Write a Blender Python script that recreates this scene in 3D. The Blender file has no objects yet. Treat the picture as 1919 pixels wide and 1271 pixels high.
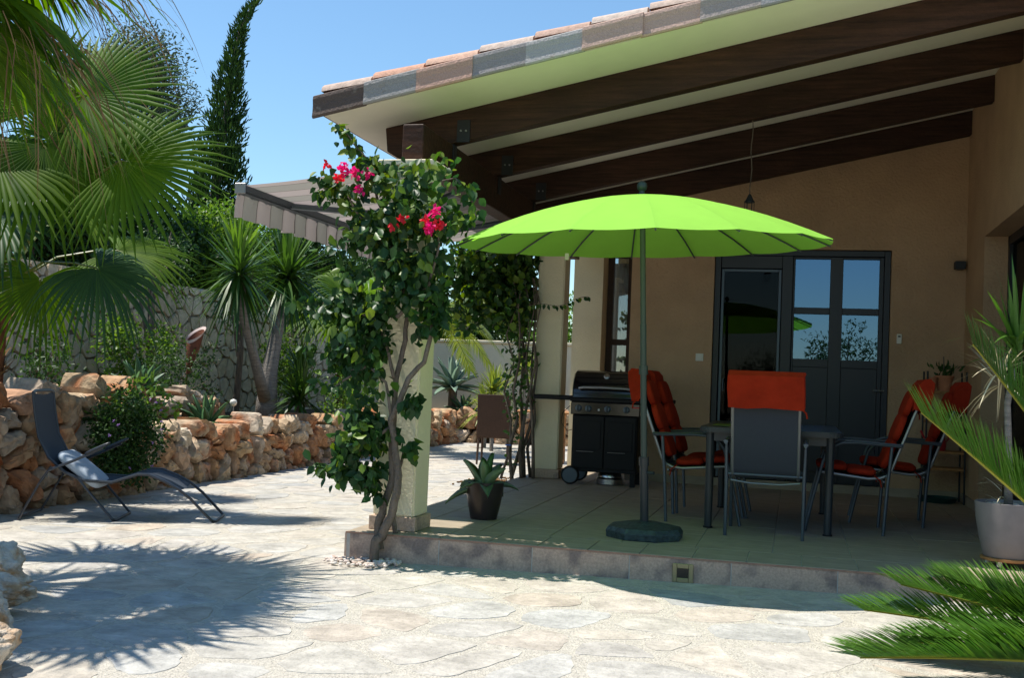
import bpy, bmesh, math, random
import numpy as np
from mathutils import Vector, Matrix, noise
R = math.radians
rnd = random.Random(7)
rng = np.random.default_rng(11)
sc = bpy.context.scene
col = sc.collection

# ---------------------------------------------------------------- camera
CP = Vector((2.8006, -6.841, 1.0331)); YAW, PIT, ROL, FPX = -.25034, .03551, .04074, 2092.8
def cam_axes():
    fh = Vector((math.sin(YAW), math.cos(YAW), 0)); ex = Vector((math.cos(YAW), -math.sin(YAW), 0)); z = Vector((0, 0, 1))
    d = fh*math.cos(PIT) + z*math.sin(PIT); u = z*math.cos(PIT) - fh*math.sin(PIT)
    return ex*math.cos(ROL) + u*math.sin(ROL), u*math.cos(ROL) - ex*math.sin(ROL), d
cr, cu, cd = cam_axes()
cam_data = bpy.data.cameras.new('camera'); cam = bpy.data.objects.new('camera', cam_data); col.objects.link(cam)
m = Matrix.Identity(4)
for i in range(3): m[i][0] = cr[i]; m[i][1] = cu[i]; m[i][2] = -cd[i]; m[i][3] = CP[i]
cam.matrix_world = m
cam_data.sensor_width = 36; cam_data.lens = FPX/1919*36; cam_data.clip_start = .05; cam_data.clip_end = 3000
sc.camera = cam
def view(p):                       # where a point falls in the frame (used to choose which stones count as near)
    q = Vector(p) - CP; d = q.dot(cd)
    return (q.dot(cr)/d*FPX/960, q.dot(cu)/d*FPX/636, d) if d > .1 else (9, 9, d)

# ---------------------------------------------------------------- light
SUN = Vector((.405, .03, -1)).normalized()
el = math.asin(-SUN.z); az = math.atan2(-SUN.x, -SUN.y)
w = bpy.data.worlds.new('World'); sc.world = w; w.use_nodes = True
nt = w.node_tree; bg = nt.nodes['Background']
sky = nt.nodes.new('ShaderNodeTexSky'); sky.sky_type = 'NISHITA'; sky.sun_disc = False
sky.sun_elevation = el; sky.sun_rotation = az; sky.altitude = 50; sky.air_density = 1.2; sky.dust_density = 0; sky.ozone_density = 6
vm = nt.nodes.new('ShaderNodeVectorMath'); vm.operation = 'MULTIPLY'; vm.inputs[1].default_value = (.97, 1.065, 1.04)   # clear, slightly cyan summer air
nt.links.new(sky.outputs[0], vm.inputs[0]); nt.links.new(vm.outputs[0], bg.inputs[0]); bg.inputs[1].default_value = .112
sl = bpy.data.lights.new('sun', 'SUN'); sl.energy = 4.8; sl.angle = R(.53); sl.color = (1, .95, .86)
so = bpy.data.objects.new('sun', sl); col.objects.link(so); so.location = (0, 0, 20)
so.rotation_euler = SUN.to_track_quat('-Z', 'Y').to_euler()
vs = sc.view_settings; vs.view_transform = 'Standard'; vs.look = 'None'; vs.gamma = 1; vs.exposure = .55; vs.use_curve_mapping = False

# ---------------------------------------------------------------- materials
MATS = {}
def mat(name, color, rough=.7, spec=.3, metal=0, noise_s=0, noise_a=.15, bump=0, bump_s=60, trans=0, ramp=None, by=None, coat=0, streak=None, patch=None):
    """procedural surface: base colour or ramp (by 'random' per object, 'tint' per face), noise variation, bump, leaf translucency"""
    M = bpy.data.materials.new(name); M.use_nodes = True; MATS[name] = M
    n = M.node_tree.nodes; l = M.node_tree.links; b = n['Principled BSDF']
    b.inputs['Roughness'].default_value = rough; b.inputs['Metallic'].default_value = metal
    b.inputs['Specular IOR Level'].default_value = spec
    if coat: b.inputs['Coat Weight'].default_value = coat; b.inputs['Coat Roughness'].default_value = .08
    tc = n.new('ShaderNodeTexCoord')
    co = tc.outputs['Object']
    c = None
    if ramp:
        rp = n.new('ShaderNodeValToRGB'); e = rp.color_ramp.elements
        while len(e) < len(ramp): e.new(.5)
        for i, x in enumerate(ramp):
            e[i].position = i/(len(ramp)-1); e[i].color = (*x, 1)
        if by == 'random':
            s = n.new('ShaderNodeObjectInfo').outputs['Random']
        elif by == 'tint':
            a = n.new('ShaderNodeAttribute'); a.attribute_name = 'tint'; s = a.outputs['Fac']
        else:
            t = n.new('ShaderNodeTexNoise'); t.inputs['Scale'].default_value = by or 4; t.inputs['Detail'].default_value = 6
            l.new(co, t.inputs['Vector']); s = t.outputs['Fac']
        l.new(s, rp.inputs[0]); c = rp.outputs[0]
    else:
        r = n.new('ShaderNodeRGB'); r.outputs[0].default_value = (*color, 1); c = r.outputs[0]
    if patch:                      # second mineral colour in blotches
        t = n.new('ShaderNodeTexNoise'); t.inputs['Scale'].default_value = patch[1]; t.inputs['Detail'].default_value = 5
        oi = n.new('ShaderNodeObjectInfo'); va = n.new('ShaderNodeVectorMath'); va.operation = 'ADD'
        sc_ = n.new('ShaderNodeVectorMath'); sc_.operation = 'SCALE'; sc_.inputs['Scale'].default_value = 37
        cb = n.new('ShaderNodeCombineXYZ'); l.new(oi.outputs['Random'], cb.inputs[0]); l.new(oi.outputs['Random'], cb.inputs[2]); l.new(cb.outputs[0], sc_.inputs[0])
        l.new(co, va.inputs[0]); l.new(sc_.outputs[0], va.inputs[1]); l.new(va.outputs[0], t.inputs['Vector'])
        mr = n.new('ShaderNodeMapRange'); mr.inputs[1].default_value = patch[2]; mr.inputs[2].default_value = patch[2] + .14
        l.new(t.outputs['Fac'], mr.inputs[0])
        mx = n.new('ShaderNodeMix'); mx.data_type = 'RGBA'; l.new(mr.outputs[0], mx.inputs['Factor']); l.new(c, mx.inputs['A']); mx.inputs['B'].default_value = (*patch[0], 1); c = mx.outputs['Result']
    if streak:                     # stretched grain
        mp = n.new('ShaderNodeMapping'); mp.inputs['Scale'].default_value = streak[0]; l.new(co, mp.inputs[0])
        t = n.new('ShaderNodeTexNoise'); t.inputs['Scale'].default_value = 1; t.inputs['Detail'].default_value = 8; t.inputs['Roughness'].default_value = .65; l.new(mp.outputs[0], t.inputs['Vector'])
        mr = n.new('ShaderNodeMapRange'); mr.inputs[1].default_value = .3; mr.inputs[2].default_value = .7; mr.inputs[3].default_value = 1-streak[1]; mr.inputs[4].default_value = 1+streak[1]; l.new(t.outputs['Fac'], mr.inputs[0])
        mx = n.new('ShaderNodeVectorMath'); mx.operation = 'MULTIPLY'; l.new(c, mx.inputs[0]); l.new(mr.outputs[0], mx.inputs[1]); c = mx.outputs[0]
    if noise_s:
        t = n.new('ShaderNodeTexNoise'); t.inputs['Scale'].default_value = noise_s; t.inputs['Detail'].default_value = 8; t.inputs['Roughness'].default_value = .6; l.new(co, t.inputs['Vector'])
        mr = n.new('ShaderNodeMapRange'); mr.inputs[1].default_value = .3; mr.inputs[2].default_value = .7; mr.inputs[3].default_value = 1-noise_a; mr.inputs[4].default_value = 1+noise_a; l.new(t.outputs['Fac'], mr.inputs[0])
        mx = n.new('ShaderNodeVectorMath'); mx.operation = 'MULTIPLY'; l.new(c, mx.inputs[0]); l.new(mr.outputs[0], mx.inputs[1]); c = mx.outputs[0]
    l.new(c, b.inputs['Base Color'])
    if bump:
        t = n.new('ShaderNodeTexNoise'); t.inputs['Scale'].default_value = bump_s; t.inputs['Detail'].default_value = 5; l.new(co, t.inputs['Vector'])
        bn = n.new('ShaderNodeBump'); bn.inputs['Strength'].default_value = bump; bn.inputs['Distance'].default_value = .02
        l.new(t.outputs['Fac'], bn.inputs['Height']); l.new(bn.outputs[0], b.inputs['Normal'])
    if trans:
        tr = n.new('ShaderNodeBsdfTranslucent'); hs = n.new('ShaderNodeHueSaturation'); hs.inputs['Value'].default_value = 1.5; hs.inputs['Saturation'].default_value = 1.1
        l.new(c, hs.inputs['Color']); l.new(hs.outputs[0], tr.inputs['Color'])
        ms = n.new('ShaderNodeMixShader'); ms.inputs[0].default_value = trans
        l.new(b.outputs[0], ms.inputs[1]); l.new(tr.outputs[0], ms.inputs[2]); l.new(ms.outputs[0], n['Material Output'].inputs[0])
    return M

mat('mortar', (.50, .465, .40), .95, .08, noise_s=40, noise_a=.2, bump=.9, bump_s=90)
mat('flag', 0, .85, .12, ramp=[(.34, .34, .33), (.44, .41, .355), (.39, .385, .365), (.455, .41, .345), (.41, .395, .365), (.44, .375, .305), (.395, .39, .37)], by='tint', noise_s=5, noise_a=.26, bump=.9, bump_s=26, streak=((9, 22, 9), .14))
mat('earth', (.10, .07, .045), .95, .1, noise_s=14, noise_a=.4, bump=.8, bump_s=30)
mat('far_ground', (.22, .19, .13), .95, .1, noise_s=2, noise_a=.3)
mat('rock', 0, .9, .12, ramp=[(.44, .33, .22), (.38, .22, .115), (.52, .44, .34), (.36, .155, .07), (.42, .29, .165), (.36, .29, .225), (.50, .38, .25), (.40, .205, .10)], by='random', noise_s=9, noise_a=.38, bump=1, bump_s=20, patch=((.38, .14, .06), 2.6, .53))
mat('pale_rock', (.55, .48, .39), .9, .12, noise_s=9, noise_a=.25, bump=.8, bump_s=22, patch=((.44, .26, .13), 3, .47))
mat('wall_stone', 0, .9, .12, ramp=[(.62, .51, .35), (.52, .43, .29), (.68, .57, .41), (.58, .46, .28)], by='tint', noise_s=8, noise_a=.22, bump=.7, bump_s=24)
mat('wall_joint', (.17, .145, .11), .95, .1, noise_s=8, noise_a=.3)
mat('cream', (.80, .705, .49), .85, .15, noise_s=3, noise_a=.05, bump=.35, bump_s=55)
mat('ochre', (.47, .31, .185), .88, .12, noise_s=1.7, noise_a=.13, bump=.6, bump_s=38)
mat('soffit', (.84, .80, .66), .9, .1, noise_s=4, noise_a=.03)
mat('wood', (.042, .018, .010), .6, .25, streak=((2.2, 34, 34), .6), bump=.3, bump_s=30, noise_s=1.5, noise_a=.25)
mat('iron', (.015, .017, .02), .5, .4)
mat('verge', 0, .85, .15, ramp=[(.10, .07, .058), (.30, .29, .28), (.48, .30, .23), (.27, .265, .265), (.40, .385, .37), (.50, .33, .26)], by='tint', noise_s=140, noise_a=.2, bump=.4, bump_s=60, patch=((.27, .235, .20), 14, .64))
mat('clay', 0, .85, .15, ramp=[(.48, .25, .17), (.55, .36, .27), (.42, .22, .15), (.50, .42, .36)], by='random', noise_s=30, noise_a=.2, bump=.3, bump_s=70)
mat('tile', (.33, .27, .20), .6, .18, streak=((3, 16, 10), .16), noise_s=5, noise_a=.12, bump=.06, bump_s=30)
mat('grout', (.46, .43, .38), .9, .1, noise_s=20, noise_a=.15)
mat('riser', (.50, .36, .27), .85, .12, noise_s=70, noise_a=.22, bump=.2, bump_s=120, patch=((.25, .19, .16), 6, .5))
mat('nosing', (.34, .19, .13), .6, .3, noise_s=30, noise_a=.2)
mat('frame_dark', (.011, .012, .016), .4, .45)
mat('frame_brown', (.05, .028, .02), .5, .4, noise_s=20, noise_a=.2)
mat('white_plastic', (.72, .70, .62), .4, .4)
mat('alu', (.085, .105, .125), .42, .4, metal=.55)
mat('alu_light', (.30, .30, .30), .4, .5, metal=.7)
mat('sling', (.045, .052, .065), .75, .25, noise_s=300, noise_a=.3)
mat('red_cloth', (.29, .021, .007), .9, .1, noise_s=7, noise_a=.18, bump=.7, bump_s=16)
mat('resin_dark', (.022, .028, .032), .35, .45, noise_s=6, noise_a=.15)
mat('green_pole', (.035, .055, .048), .4, .45)
mat('base_stone', (.03, .048, .05), .5, .4, noise_s=30, noise_a=.6, bump=.4, bump_s=50)
mat('canopy', (.31, .65, .09), .8, .15, trans=.36, noise_s=3, noise_a=.05, bump=.25, bump_s=5)
mat('grill_enamel', (.006, .006, .008), .14, .6, coat=.5)
mat('grill_black', (.005, .005, .006), .5, .22)
mat('steel', (.5, .5, .5), .28, .5, metal=1)
mat('rubber', (.012, .012, .012), .7, .25)
mat('print_red', (.6, .03, .03), .5, .3)
mat('pot_dark', (.026, .018, .017), .32, .45, noise_s=8, noise_a=.2)
mat('pot_grey', (.22, .195, .195), .55, .3, noise_s=7, noise_a=.12)
mat('terracotta', (.50, .20, .10), .8, .2, noise_s=12, noise_a=.15)
mat('lounge_tube', (.02, .026, .036), .35, .5)
mat('lounge_mesh', (.032, .04, .054), .7, .3, noise_s=260, noise_a=.35)
mat('cushion_blue', (.40, .46, .53), .9, .1, noise_s=14, noise_a=.06, bump=.2, bump_s=30)
mat('wicker', (.065, .035, .022), .6, .3, noise_s=120, noise_a=.5, bump=.6, bump_s=160)
mat('wood_light', (.36, .17, .06), .6, .3, streak=((20, 20, 3), .3))
mat('pebble', 0, .8, .2, ramp=[(.62, .50, .42), (.70, .64, .58), (.50, .36, .28), (.66, .56, .50)], by='tint')
mat('bark', (.17, .135, .105), .9, .1, streak=((30, 30, 5), .4), bump=.9, bump_s=45)
mat('bark_grey', (.22, .20, .18), .9, .1, streak=((8, 8, 50), .35), bump=.8, bump_s=40)
mat('palm_fibre', (.20, .085, .045), .95, .05, streak=((40, 40, 6), .5), bump=1, bump_s=35)
mat('dry', 0, .85, .1, ramp=[(.20, .12, .06), (.30, .19, .10), (.14, .08, .045)], by='tint', trans=.15)
mat('straw', 0, .8, .15, ramp=[(.62, .52, .32), (.70, .64, .46), (.50, .40, .22)], by='tint', trans=.2)
G = lambda *a: list(a)
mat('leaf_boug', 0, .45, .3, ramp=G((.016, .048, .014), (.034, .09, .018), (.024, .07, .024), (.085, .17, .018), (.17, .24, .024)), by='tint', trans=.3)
mat('leaf_boug_one', 0, .42, .35, ramp=G((.016, .048, .014), (.034, .09, .018), (.024, .07, .024), (.08, .16, .018), (.17, .24, .024)), by='random', trans=.3)
mat('leaf_ivy', 0, .45, .35, ramp=G((.03, .075, .02), (.05, .12, .025), (.08, .16, .03)), by='tint', trans=.3)
mat('leaf_palm', 0, .55, .18, ramp=G((.042, .10, .008), (.075, .15, .010), (.12, .20, .016)), by='tint', trans=.42)
mat('leaf_palm_blue', 0, .5, .25, ramp=G((.022, .06, .02), (.035, .085, .028), (.05, .11, .03)), by='tint', trans=.3)
mat('leaf_yucca', 0, .4, .4, ramp=G((.03, .075, .012), (.055, .12, .018), (.10, .19, .03)), by='tint', trans=.25)
mat('leaf_yellow', 0, .45, .35, ramp=G((.16, .22, .03), (.26, .30, .05), (.12, .18, .03)), by='tint', trans=.35)
mat('leaf_agave', 0, .4, .4, ramp=G((.045, .11, .05), (.07, .15, .06), (.10, .19, .07)), by='random', trans=.12, noise_s=10, noise_a=.12)
mat('leaf_agave_pot', 0, .4, .4, ramp=G((.10, .18, .10), (.17, .25, .11), (.06, .15, .05)), by='random', trans=.12, noise_s=10, noise_a=.12)
mat('leaf_agave_grey', 0, .45, .35, ramp=G((.16, .24, .17), (.20, .29, .22), (.12, .2, .13)), by='random', trans=.1)
mat('leaf_cypress', 0, .7, .15, ramp=G((.018, .045, .012), (.035, .08, .018), (.06, .115, .022)), by='tint', trans=.15)
mat('leaf_dark', 0, .5, .3, ramp=G((.02, .05, .012), (.035, .08, .018), (.06, .13, .025)), by='tint', trans=.28)
mat('leaf_olive', 0, .5, .3, ramp=G((.035, .06, .028), (.06, .09, .04), (.09, .12, .06)), by='tint', trans=.2)
mat('leaf_bright', 0, .45, .35, ramp=G((.07, .15, .02), (.12, .22, .03), (.18, .28, .04)), by='tint', trans=.38)
mat('leaf_sago', 0, .32, .5, ramp=G((.045, .13, .018), (.075, .18, .024), (.11, .22, .03)), by='tint', trans=.22)
mat('rachis', (.30, .26, .03), .45, .4)
mat('petiole', (.13, .16, .035), .45, .4, noise_s=6, noise_a=.3)
mat('petal_pink', (.75, .025, .20), .6, .2, trans=.35, noise_s=30, noise_a=.15)
mat('petal_red', (.70, .04, .06), .6, .2, trans=.35, noise_s=30, noise_a=.15)
mat('petal_lilac', (.40, .25, .55), .6, .2, trans=.3)
mat('rust', (.15, .055, .032), .85, .2, noise_s=14, noise_a=.35, bump=.3)
mat('pale_petal', (.58, .46, .42), .7, .2, noise_s=20, noise_a=.2)
mat('brass', (.32, .27, .15), .4, .5, metal=.5)
mat('lens_dark', (.02, .018, .015), .25, .5)
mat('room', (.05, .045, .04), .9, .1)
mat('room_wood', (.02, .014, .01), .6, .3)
mat('curtain', (.45, .44, .42), .9, .1, trans=.3)
mat('blue_tie', (.02, .16, .6), .5, .3)
mat('dark_green_pot', (.01, .05, .045), .4, .4)
mat('red_can', (.45, .02, .03), .35, .5)
mat('black_plastic', (.012, .012, .013), .45, .4)

def glass(name, refl, tint, gc=(.93, .96, 1)):       # pane: mirror of the sky over a dark room, gc tints the reflection
    M = bpy.data.materials.new(name); M.use_nodes = True; MATS[name] = M; n = M.node_tree.nodes; l = M.node_tree.links
    n.remove(n['Principled BSDF'])
    g = n.new('ShaderNodeBsdfGlossy'); g.inputs['Roughness'].default_value = .008; g.inputs['Color'].default_value = (*gc, 1)
    t = n.new('ShaderNodeBsdfTransparent'); t.inputs['Color'].default_value = (*tint, 1)
    fr = n.new('ShaderNodeFresnel'); fr.inputs[0].default_value = 1.5
    ma = n.new('ShaderNodeMath'); ma.operation = 'MULTIPLY_ADD'; ma.inputs[1].default_value = .18 if refl == 0 else 1; ma.inputs[2].default_value = refl; ma.use_clamp = True
    nz = n.new('ShaderNodeTexNoise'); nz.inputs['Scale'].default_value = 1.3; tc = n.new('ShaderNodeTexCoord'); l.new(tc.outputs['Object'], nz.inputs['Vector'])
    bn = n.new('ShaderNodeBump'); bn.inputs['Strength'].default_value = .015; l.new(nz.outputs['Fac'], bn.inputs['Height']); l.new(bn.outputs[0], g.inputs['Normal'])
    ms = n.new('ShaderNodeMixShader'); l.new(fr.outputs[0], ma.inputs[0]); l.new(ma.outputs[0], ms.inputs[0]); l.new(t.outputs[0], ms.inputs[1]); l.new(g.outputs[0], ms.inputs[2]); l.new(ms.outputs[0], n['Material Output'].inputs[0])
glass('pane_mirror', .17, (.25, .27, .3), (.40, .66, 1)); glass('pane_clear', .0, (.5, .52, .55)); glass('pane_side', .10, (.75, .78, .8))  # mirror panes' gloss tint puts the blue of the reflected sky into the colour

def stripes():                     # woven stripes of the awning cloth, printed along its length
    M = bpy.data.materials.new('awning_cloth'); M.use_nodes = True; MATS['awning_cloth'] = M; n = M.node_tree.nodes; l = M.node_tree.links; b = n['Principled BSDF']
    tc = n.new('ShaderNodeTexCoord'); sp = n.new('ShaderNodeSeparateXYZ'); l.new(tc.outputs['Object'], sp.inputs[0])
    def mth(op, a, v):
        q = n.new('ShaderNodeMath'); q.operation = op; l.new(a, q.inputs[0]); q.inputs[1].default_value = v; return q.outputs[0]
    u = mth('DIVIDE', sp.outputs['Y'], .44); f = mth('FRACT', u, 0)
    rp = n.new('ShaderNodeValToRGB'); rp.color_ramp.interpolation = 'CONSTANT'; e = rp.color_ramp.elements
    A, B, D = (.30, .285, .255, 1), (.40, .345, .325, 1), (.13, .115, .105, 1)
    for i, (p, c) in enumerate([(0, A), (.47, D), (.5, B), (.97, D)]):
        if i > 1: e.new(p)
        e[i].position = p; e[i].color = c
    l.new(f, rp.inputs[0]); l.new(rp.outputs[0], b.inputs['Base Color']); b.inputs['Roughness'].default_value = .9; b.inputs['Specular IOR Level'].default_value = .1
    tr = n.new('ShaderNodeBsdfTranslucent'); l.new(rp.outputs[0], tr.inputs[0]); ms = n.new('ShaderNodeMixShader'); ms.inputs[0].default_value = .35
    l.new(b.outputs[0], ms.inputs[1]); l.new(tr.outputs[0], ms.inputs[2]); l.new(ms.outputs[0], n['Material Output'].inputs[0])
stripes()

# ---------------------------------------------------------------- mesh helpers
def link(o, parent=None):
    col.objects.link(o)
    if parent is not None:
        o.parent = parent
        if parent.parent is None: o.matrix_parent_inverse = parent.matrix_basis.inverted()
    return o
def tag(o, label=None, cat=None, group=None, kind=None):
    if label: o['label'] = label
    if cat: o['category'] = cat
    if group: o['group'] = group
    if kind: o['kind'] = kind
    return o
def thing(name, label, cat, loc=(0, 0, 0), rz=0, group=None):
    o = bpy.data.objects.new(name, None); o.empty_display_size = .1; o.location = loc; o.rotation_euler = (0, 0, rz)
    col.objects.link(o); return tag(o, label, cat, group)
def copy_tree(src, loc, rz, label, group=None):
    r = src.copy(); col.objects.link(r); r.location = loc; r.rotation_euler = (0, 0, rz); r['label'] = label
    if group: r['group'] = group
    for ch in src.children:
        c = ch.copy(); col.objects.link(c); c.parent = r
        for g in ch.children:
            d = g.copy(); col.objects.link(d); d.parent = c
    return r
def inst(name, data, parent, mw):
    o = bpy.data.objects.new(name, data); link(o, parent); o.matrix_basis = mw; return o
class MB:
    def __init__(s): s.v = []; s.f = []; s.t = []
    def add(s, vs, fs, tint=.5):
        k = len(s.v); s.v += [tuple(p) for p in vs]; s.f += [tuple(i+k for i in f) for f in fs]; s.t += [tint]*len(fs); return s
    def box(s, x0, x1, y0, y1, z0, z1, tint=.5):
        return s.add([(x, y, z) for z in (z0, z1) for y in (y0, y1) for x in (x0, x1)], [(0, 2, 3, 1), (4, 5, 7, 6), (0, 1, 5, 4), (2, 6, 7, 3), (0, 4, 6, 2), (1, 3, 7, 5)], tint)
    def prism(s, poly, axis, a, b, tint=.5):       # polygon in the two other axes pushed along axis
        n = len(poly); P = []
        for h in (a, b):
            for p in poly:
                q = list(p); q.insert(axis, h); P.append(q)
        fs = [tuple(range(n)), tuple(range(2*n-1, n-1, -1))] + [(i, i+n, (i+1) % n+n, (i+1) % n) for i in range(n)]
        return s.add(P, fs, tint)
    def tube(s, pts, r, n=8, tint=.5, flat=1):
        pts = [Vector(p) for p in pts]; m = len(pts); r = [r]*m if not hasattr(r, '__len__') else r
        V = []; ref = None
        for i, p in enumerate(pts):
            t = (pts[min(i+1, m-1)] - pts[max(i-1, 0)]).normalized()
            if ref is None: ref = t.orthogonal().normalized() if abs(t.z) > .9 else Vector((0, 0, 1)).cross(t).normalized()
            ref = (ref - t*ref.dot(t)).normalized(); bi = t.cross(ref)
            V += [p + ref*(r[i]*math.cos(2*math.pi*k/n)) + bi*(r[i]*flat*math.sin(2*math.pi*k/n)) for k in range(n)]
        F = [(i*n+k, i*n+(k+1) % n, (i+1)*n+(k+1) % n, (i+1)*n+k) for i in range(m-1) for k in range(n)]
        F += [tuple(range(n-1, -1, -1)), tuple(range((m-1)*n, m*n))]
        return s.add(V, F, tint)
    def lathe(s, prof, c=(0, 0, 0), n=28, tint=.5, a0=0):
        V = [(c[0]+r*math.cos(a0+2*math.pi*k/n), c[1]+r*math.sin(a0+2*math.pi*k/n), c[2]+z) for r, z in prof for k in range(n)]
        F = [(i*n+k, i*n+(k+1) % n, (i+1)*n+(k+1) % n, (i+1)*n+k) for i in range(len(prof)-1) for k in range(n)]
        F += [tuple(range(n-1, -1, -1)), tuple(range((len(prof)-1)*n, len(prof)*n))]
        return s.add(V, F, tint)
    def pillow(s, c, size, rot=None, e=.45, n=14, tint=.5):   # soft rounded block
        rot = rot or Matrix.Identity(3); V = []; sg = lambda x, p: math.copysign(abs(x)**p, x)
        for i in range(n+1):
            ph = -math.pi/2 + math.pi*i/n
            for k in range(2*n):
                th = math.pi*k/n
                V.append(Vector(c) + rot @ Vector((size[0]/2*sg(math.cos(ph), e)*sg(math.cos(th), e), size[1]/2*sg(math.cos(ph), e)*sg(math.sin(th), e), size[2]/2*sg(math.sin(ph), .8))))
        m_ = 2*n
        F = [(i*m_+k, i*m_+(k+1) % m_, (i+1)*m_+(k+1) % m_, (i+1)*m_+k) for i in range(n) for k in range(m_)]
        return s.add(V, F, tint)
    def mesh(s, name, smooth=False, bevel=0, seg=1):
        me = bpy.data.meshes.new(name); me.from_pydata(s.v, [], s.f)
        if bevel:
            b = bmesh.new(); b.from_mesh(me); bmesh.ops.bevel(b, geom=b.edges[:], offset=bevel, segments=seg, affect='EDGES'); b.to_mesh(me); b.free()
        else:
            a = me.attributes.new('tint', 'FLOAT', 'FACE'); a.data.foreach_set('value', s.t)
        if smooth == 'auto':
            b = bmesh.new(); b.from_mesh(me)
            for f in b.faces: f.smooth = True
            for e in b.edges:
                if len(e.link_faces) == 2 and e.calc_face_angle(0) > .7: e.smooth = False
            b.to_mesh(me); b.free()
        elif smooth: me.polygons.foreach_set('use_smooth', [True]*len(me.polygons))
        me.validate(); return me
    def build(s, name, mt, parent=None, smooth=False, bevel=0, seg=1, kind=None, label=None):
        me = s.mesh(name, smooth, bevel, seg); me.materials.append(MATS[mt])
        o = bpy.data.objects.new(name, me); link(o, parent)
        if kind: o['kind'] = kind
        if label: o['label'] = label
        return o
def np_mesh(name, V, F, tint, mt, smooth=False):
    me = bpy.data.meshes.new(name); V = np.asarray(V, np.float32); F = np.asarray(F, np.int32)
    me.vertices.add(len(V)); me.vertices.foreach_set('co', V.ravel())
    me.loops.add(F.size); me.loops.foreach_set('vertex_index', F.ravel())
    me.polygons.add(len(F)); me.polygons.foreach_set('loop_start', np.arange(0, F.size, F.shape[1], dtype=np.int32)); me.polygons.foreach_set('loop_total', np.full(len(F), F.shape[1], np.int32))
    if smooth: me.polygons.foreach_set('use_smooth', np.ones(len(F), bool))
    a = me.attributes.new('tint', 'FLOAT', 'FACE'); a.data.foreach_set('value', np.asarray(tint, np.float32))
    me.update(); me.materials.append(MATS[mt]); return me
def np_obj(name, V, F, tint, mt, parent=None, kind=None, smooth=False):
    o = bpy.data.objects.new(name, np_mesh(name, V, F, tint, mt, smooth)); link(o, parent)
    if kind: o['kind'] = kind
    return o
def unit(a): return a/np.maximum(np.linalg.norm(a, axis=-1, keepdims=True), 1e-9)
def rand_dirs(n): return unit(rng.normal(size=(n, 3)))
def leaf_arrays(P, D, N, L, W, fold=.18, curl=.15):
    """pointed oval leaves, two quads folded on the midrib each; P base, D direction, N up side"""
    D = unit(D); S = unit(np.cross(D, N)); N = np.cross(S, D); n = len(P); L = np.broadcast_to(L, n)[:, None]; W = np.broadcast_to(W, n)[:, None]
    pt = lambda s, w_, h: P + D*L*s + S*W*w_*.5 + N*(L*h)
    V = np.stack([P, pt(.28, .9, fold*.45), pt(.62, .8, fold*.35 - curl*.3), pt(1, 0, -curl), pt(.62, -.8, fold*.35 - curl*.3), pt(.28, -.9, fold*.45)], 1).reshape(-1, 3)
    i = np.arange(n)[:, None]*6
    F = np.concatenate([i+np.array([[0, 1, 2, 3]]), i+np.array([[0, 3, 4, 5]])], 1).reshape(-1, 4)
    return V, F
def blade_arrays(P, D, N, L, W, droop=.2, k=4, prof=None, vfold=.0):
    """long strap leaves: k quads each, bending down under their weight"""
    D = unit(D); S = unit(np.cross(D, N)); n = len(P); L = np.broadcast_to(L, n)[:, None]; W = np.broadcast_to(W, n)[:, None]; droop = np.broadcast_to(droop, n)[:, None]
    prof = prof or [.7, 1, .85, .5, .03]; s_ = np.linspace(0, 1, k+1); V = []
    for j, s in enumerate(s_):
        wv = np.interp(s, np.linspace(0, 1, len(prof)), prof)
        c = P + D*L*s - np.array([0, 0, 1.])*(droop*L*s*s)
        V += [c - S*W*wv*.5, c + S*W*wv*.5]
    V = np.stack(V, 1).reshape(-1, 3); q = np.concatenate([[[2*j, 2*j+1, 2*j+3, 2*j+2]] for j in range(k)], 0)
    F = (np.arange(n)[:, None, None]*(2*k+2) + q[None]).reshape(-1, 4)
    return V, F
def clip_cell(poly, q, d):          # keep the side of the bisector nearer the seed
    out = []
    for i in range(len(poly)):
        a, b = poly[i], poly[(i+1) % len(poly)]
        fa = (a[0]-d[0])*q[0]+(a[1]-d[1])*q[1]; fb = (b[0]-d[0])*q[0]+(b[1]-d[1])*q[1]
        if fa <= 0: out.append(a)
        if fa*fb < 0:
            t = fa/(fa-fb); out.append((a[0]+(b[0]-a[0])*t, a[1]+(b[1]-a[1])*t))
    return out
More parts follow.
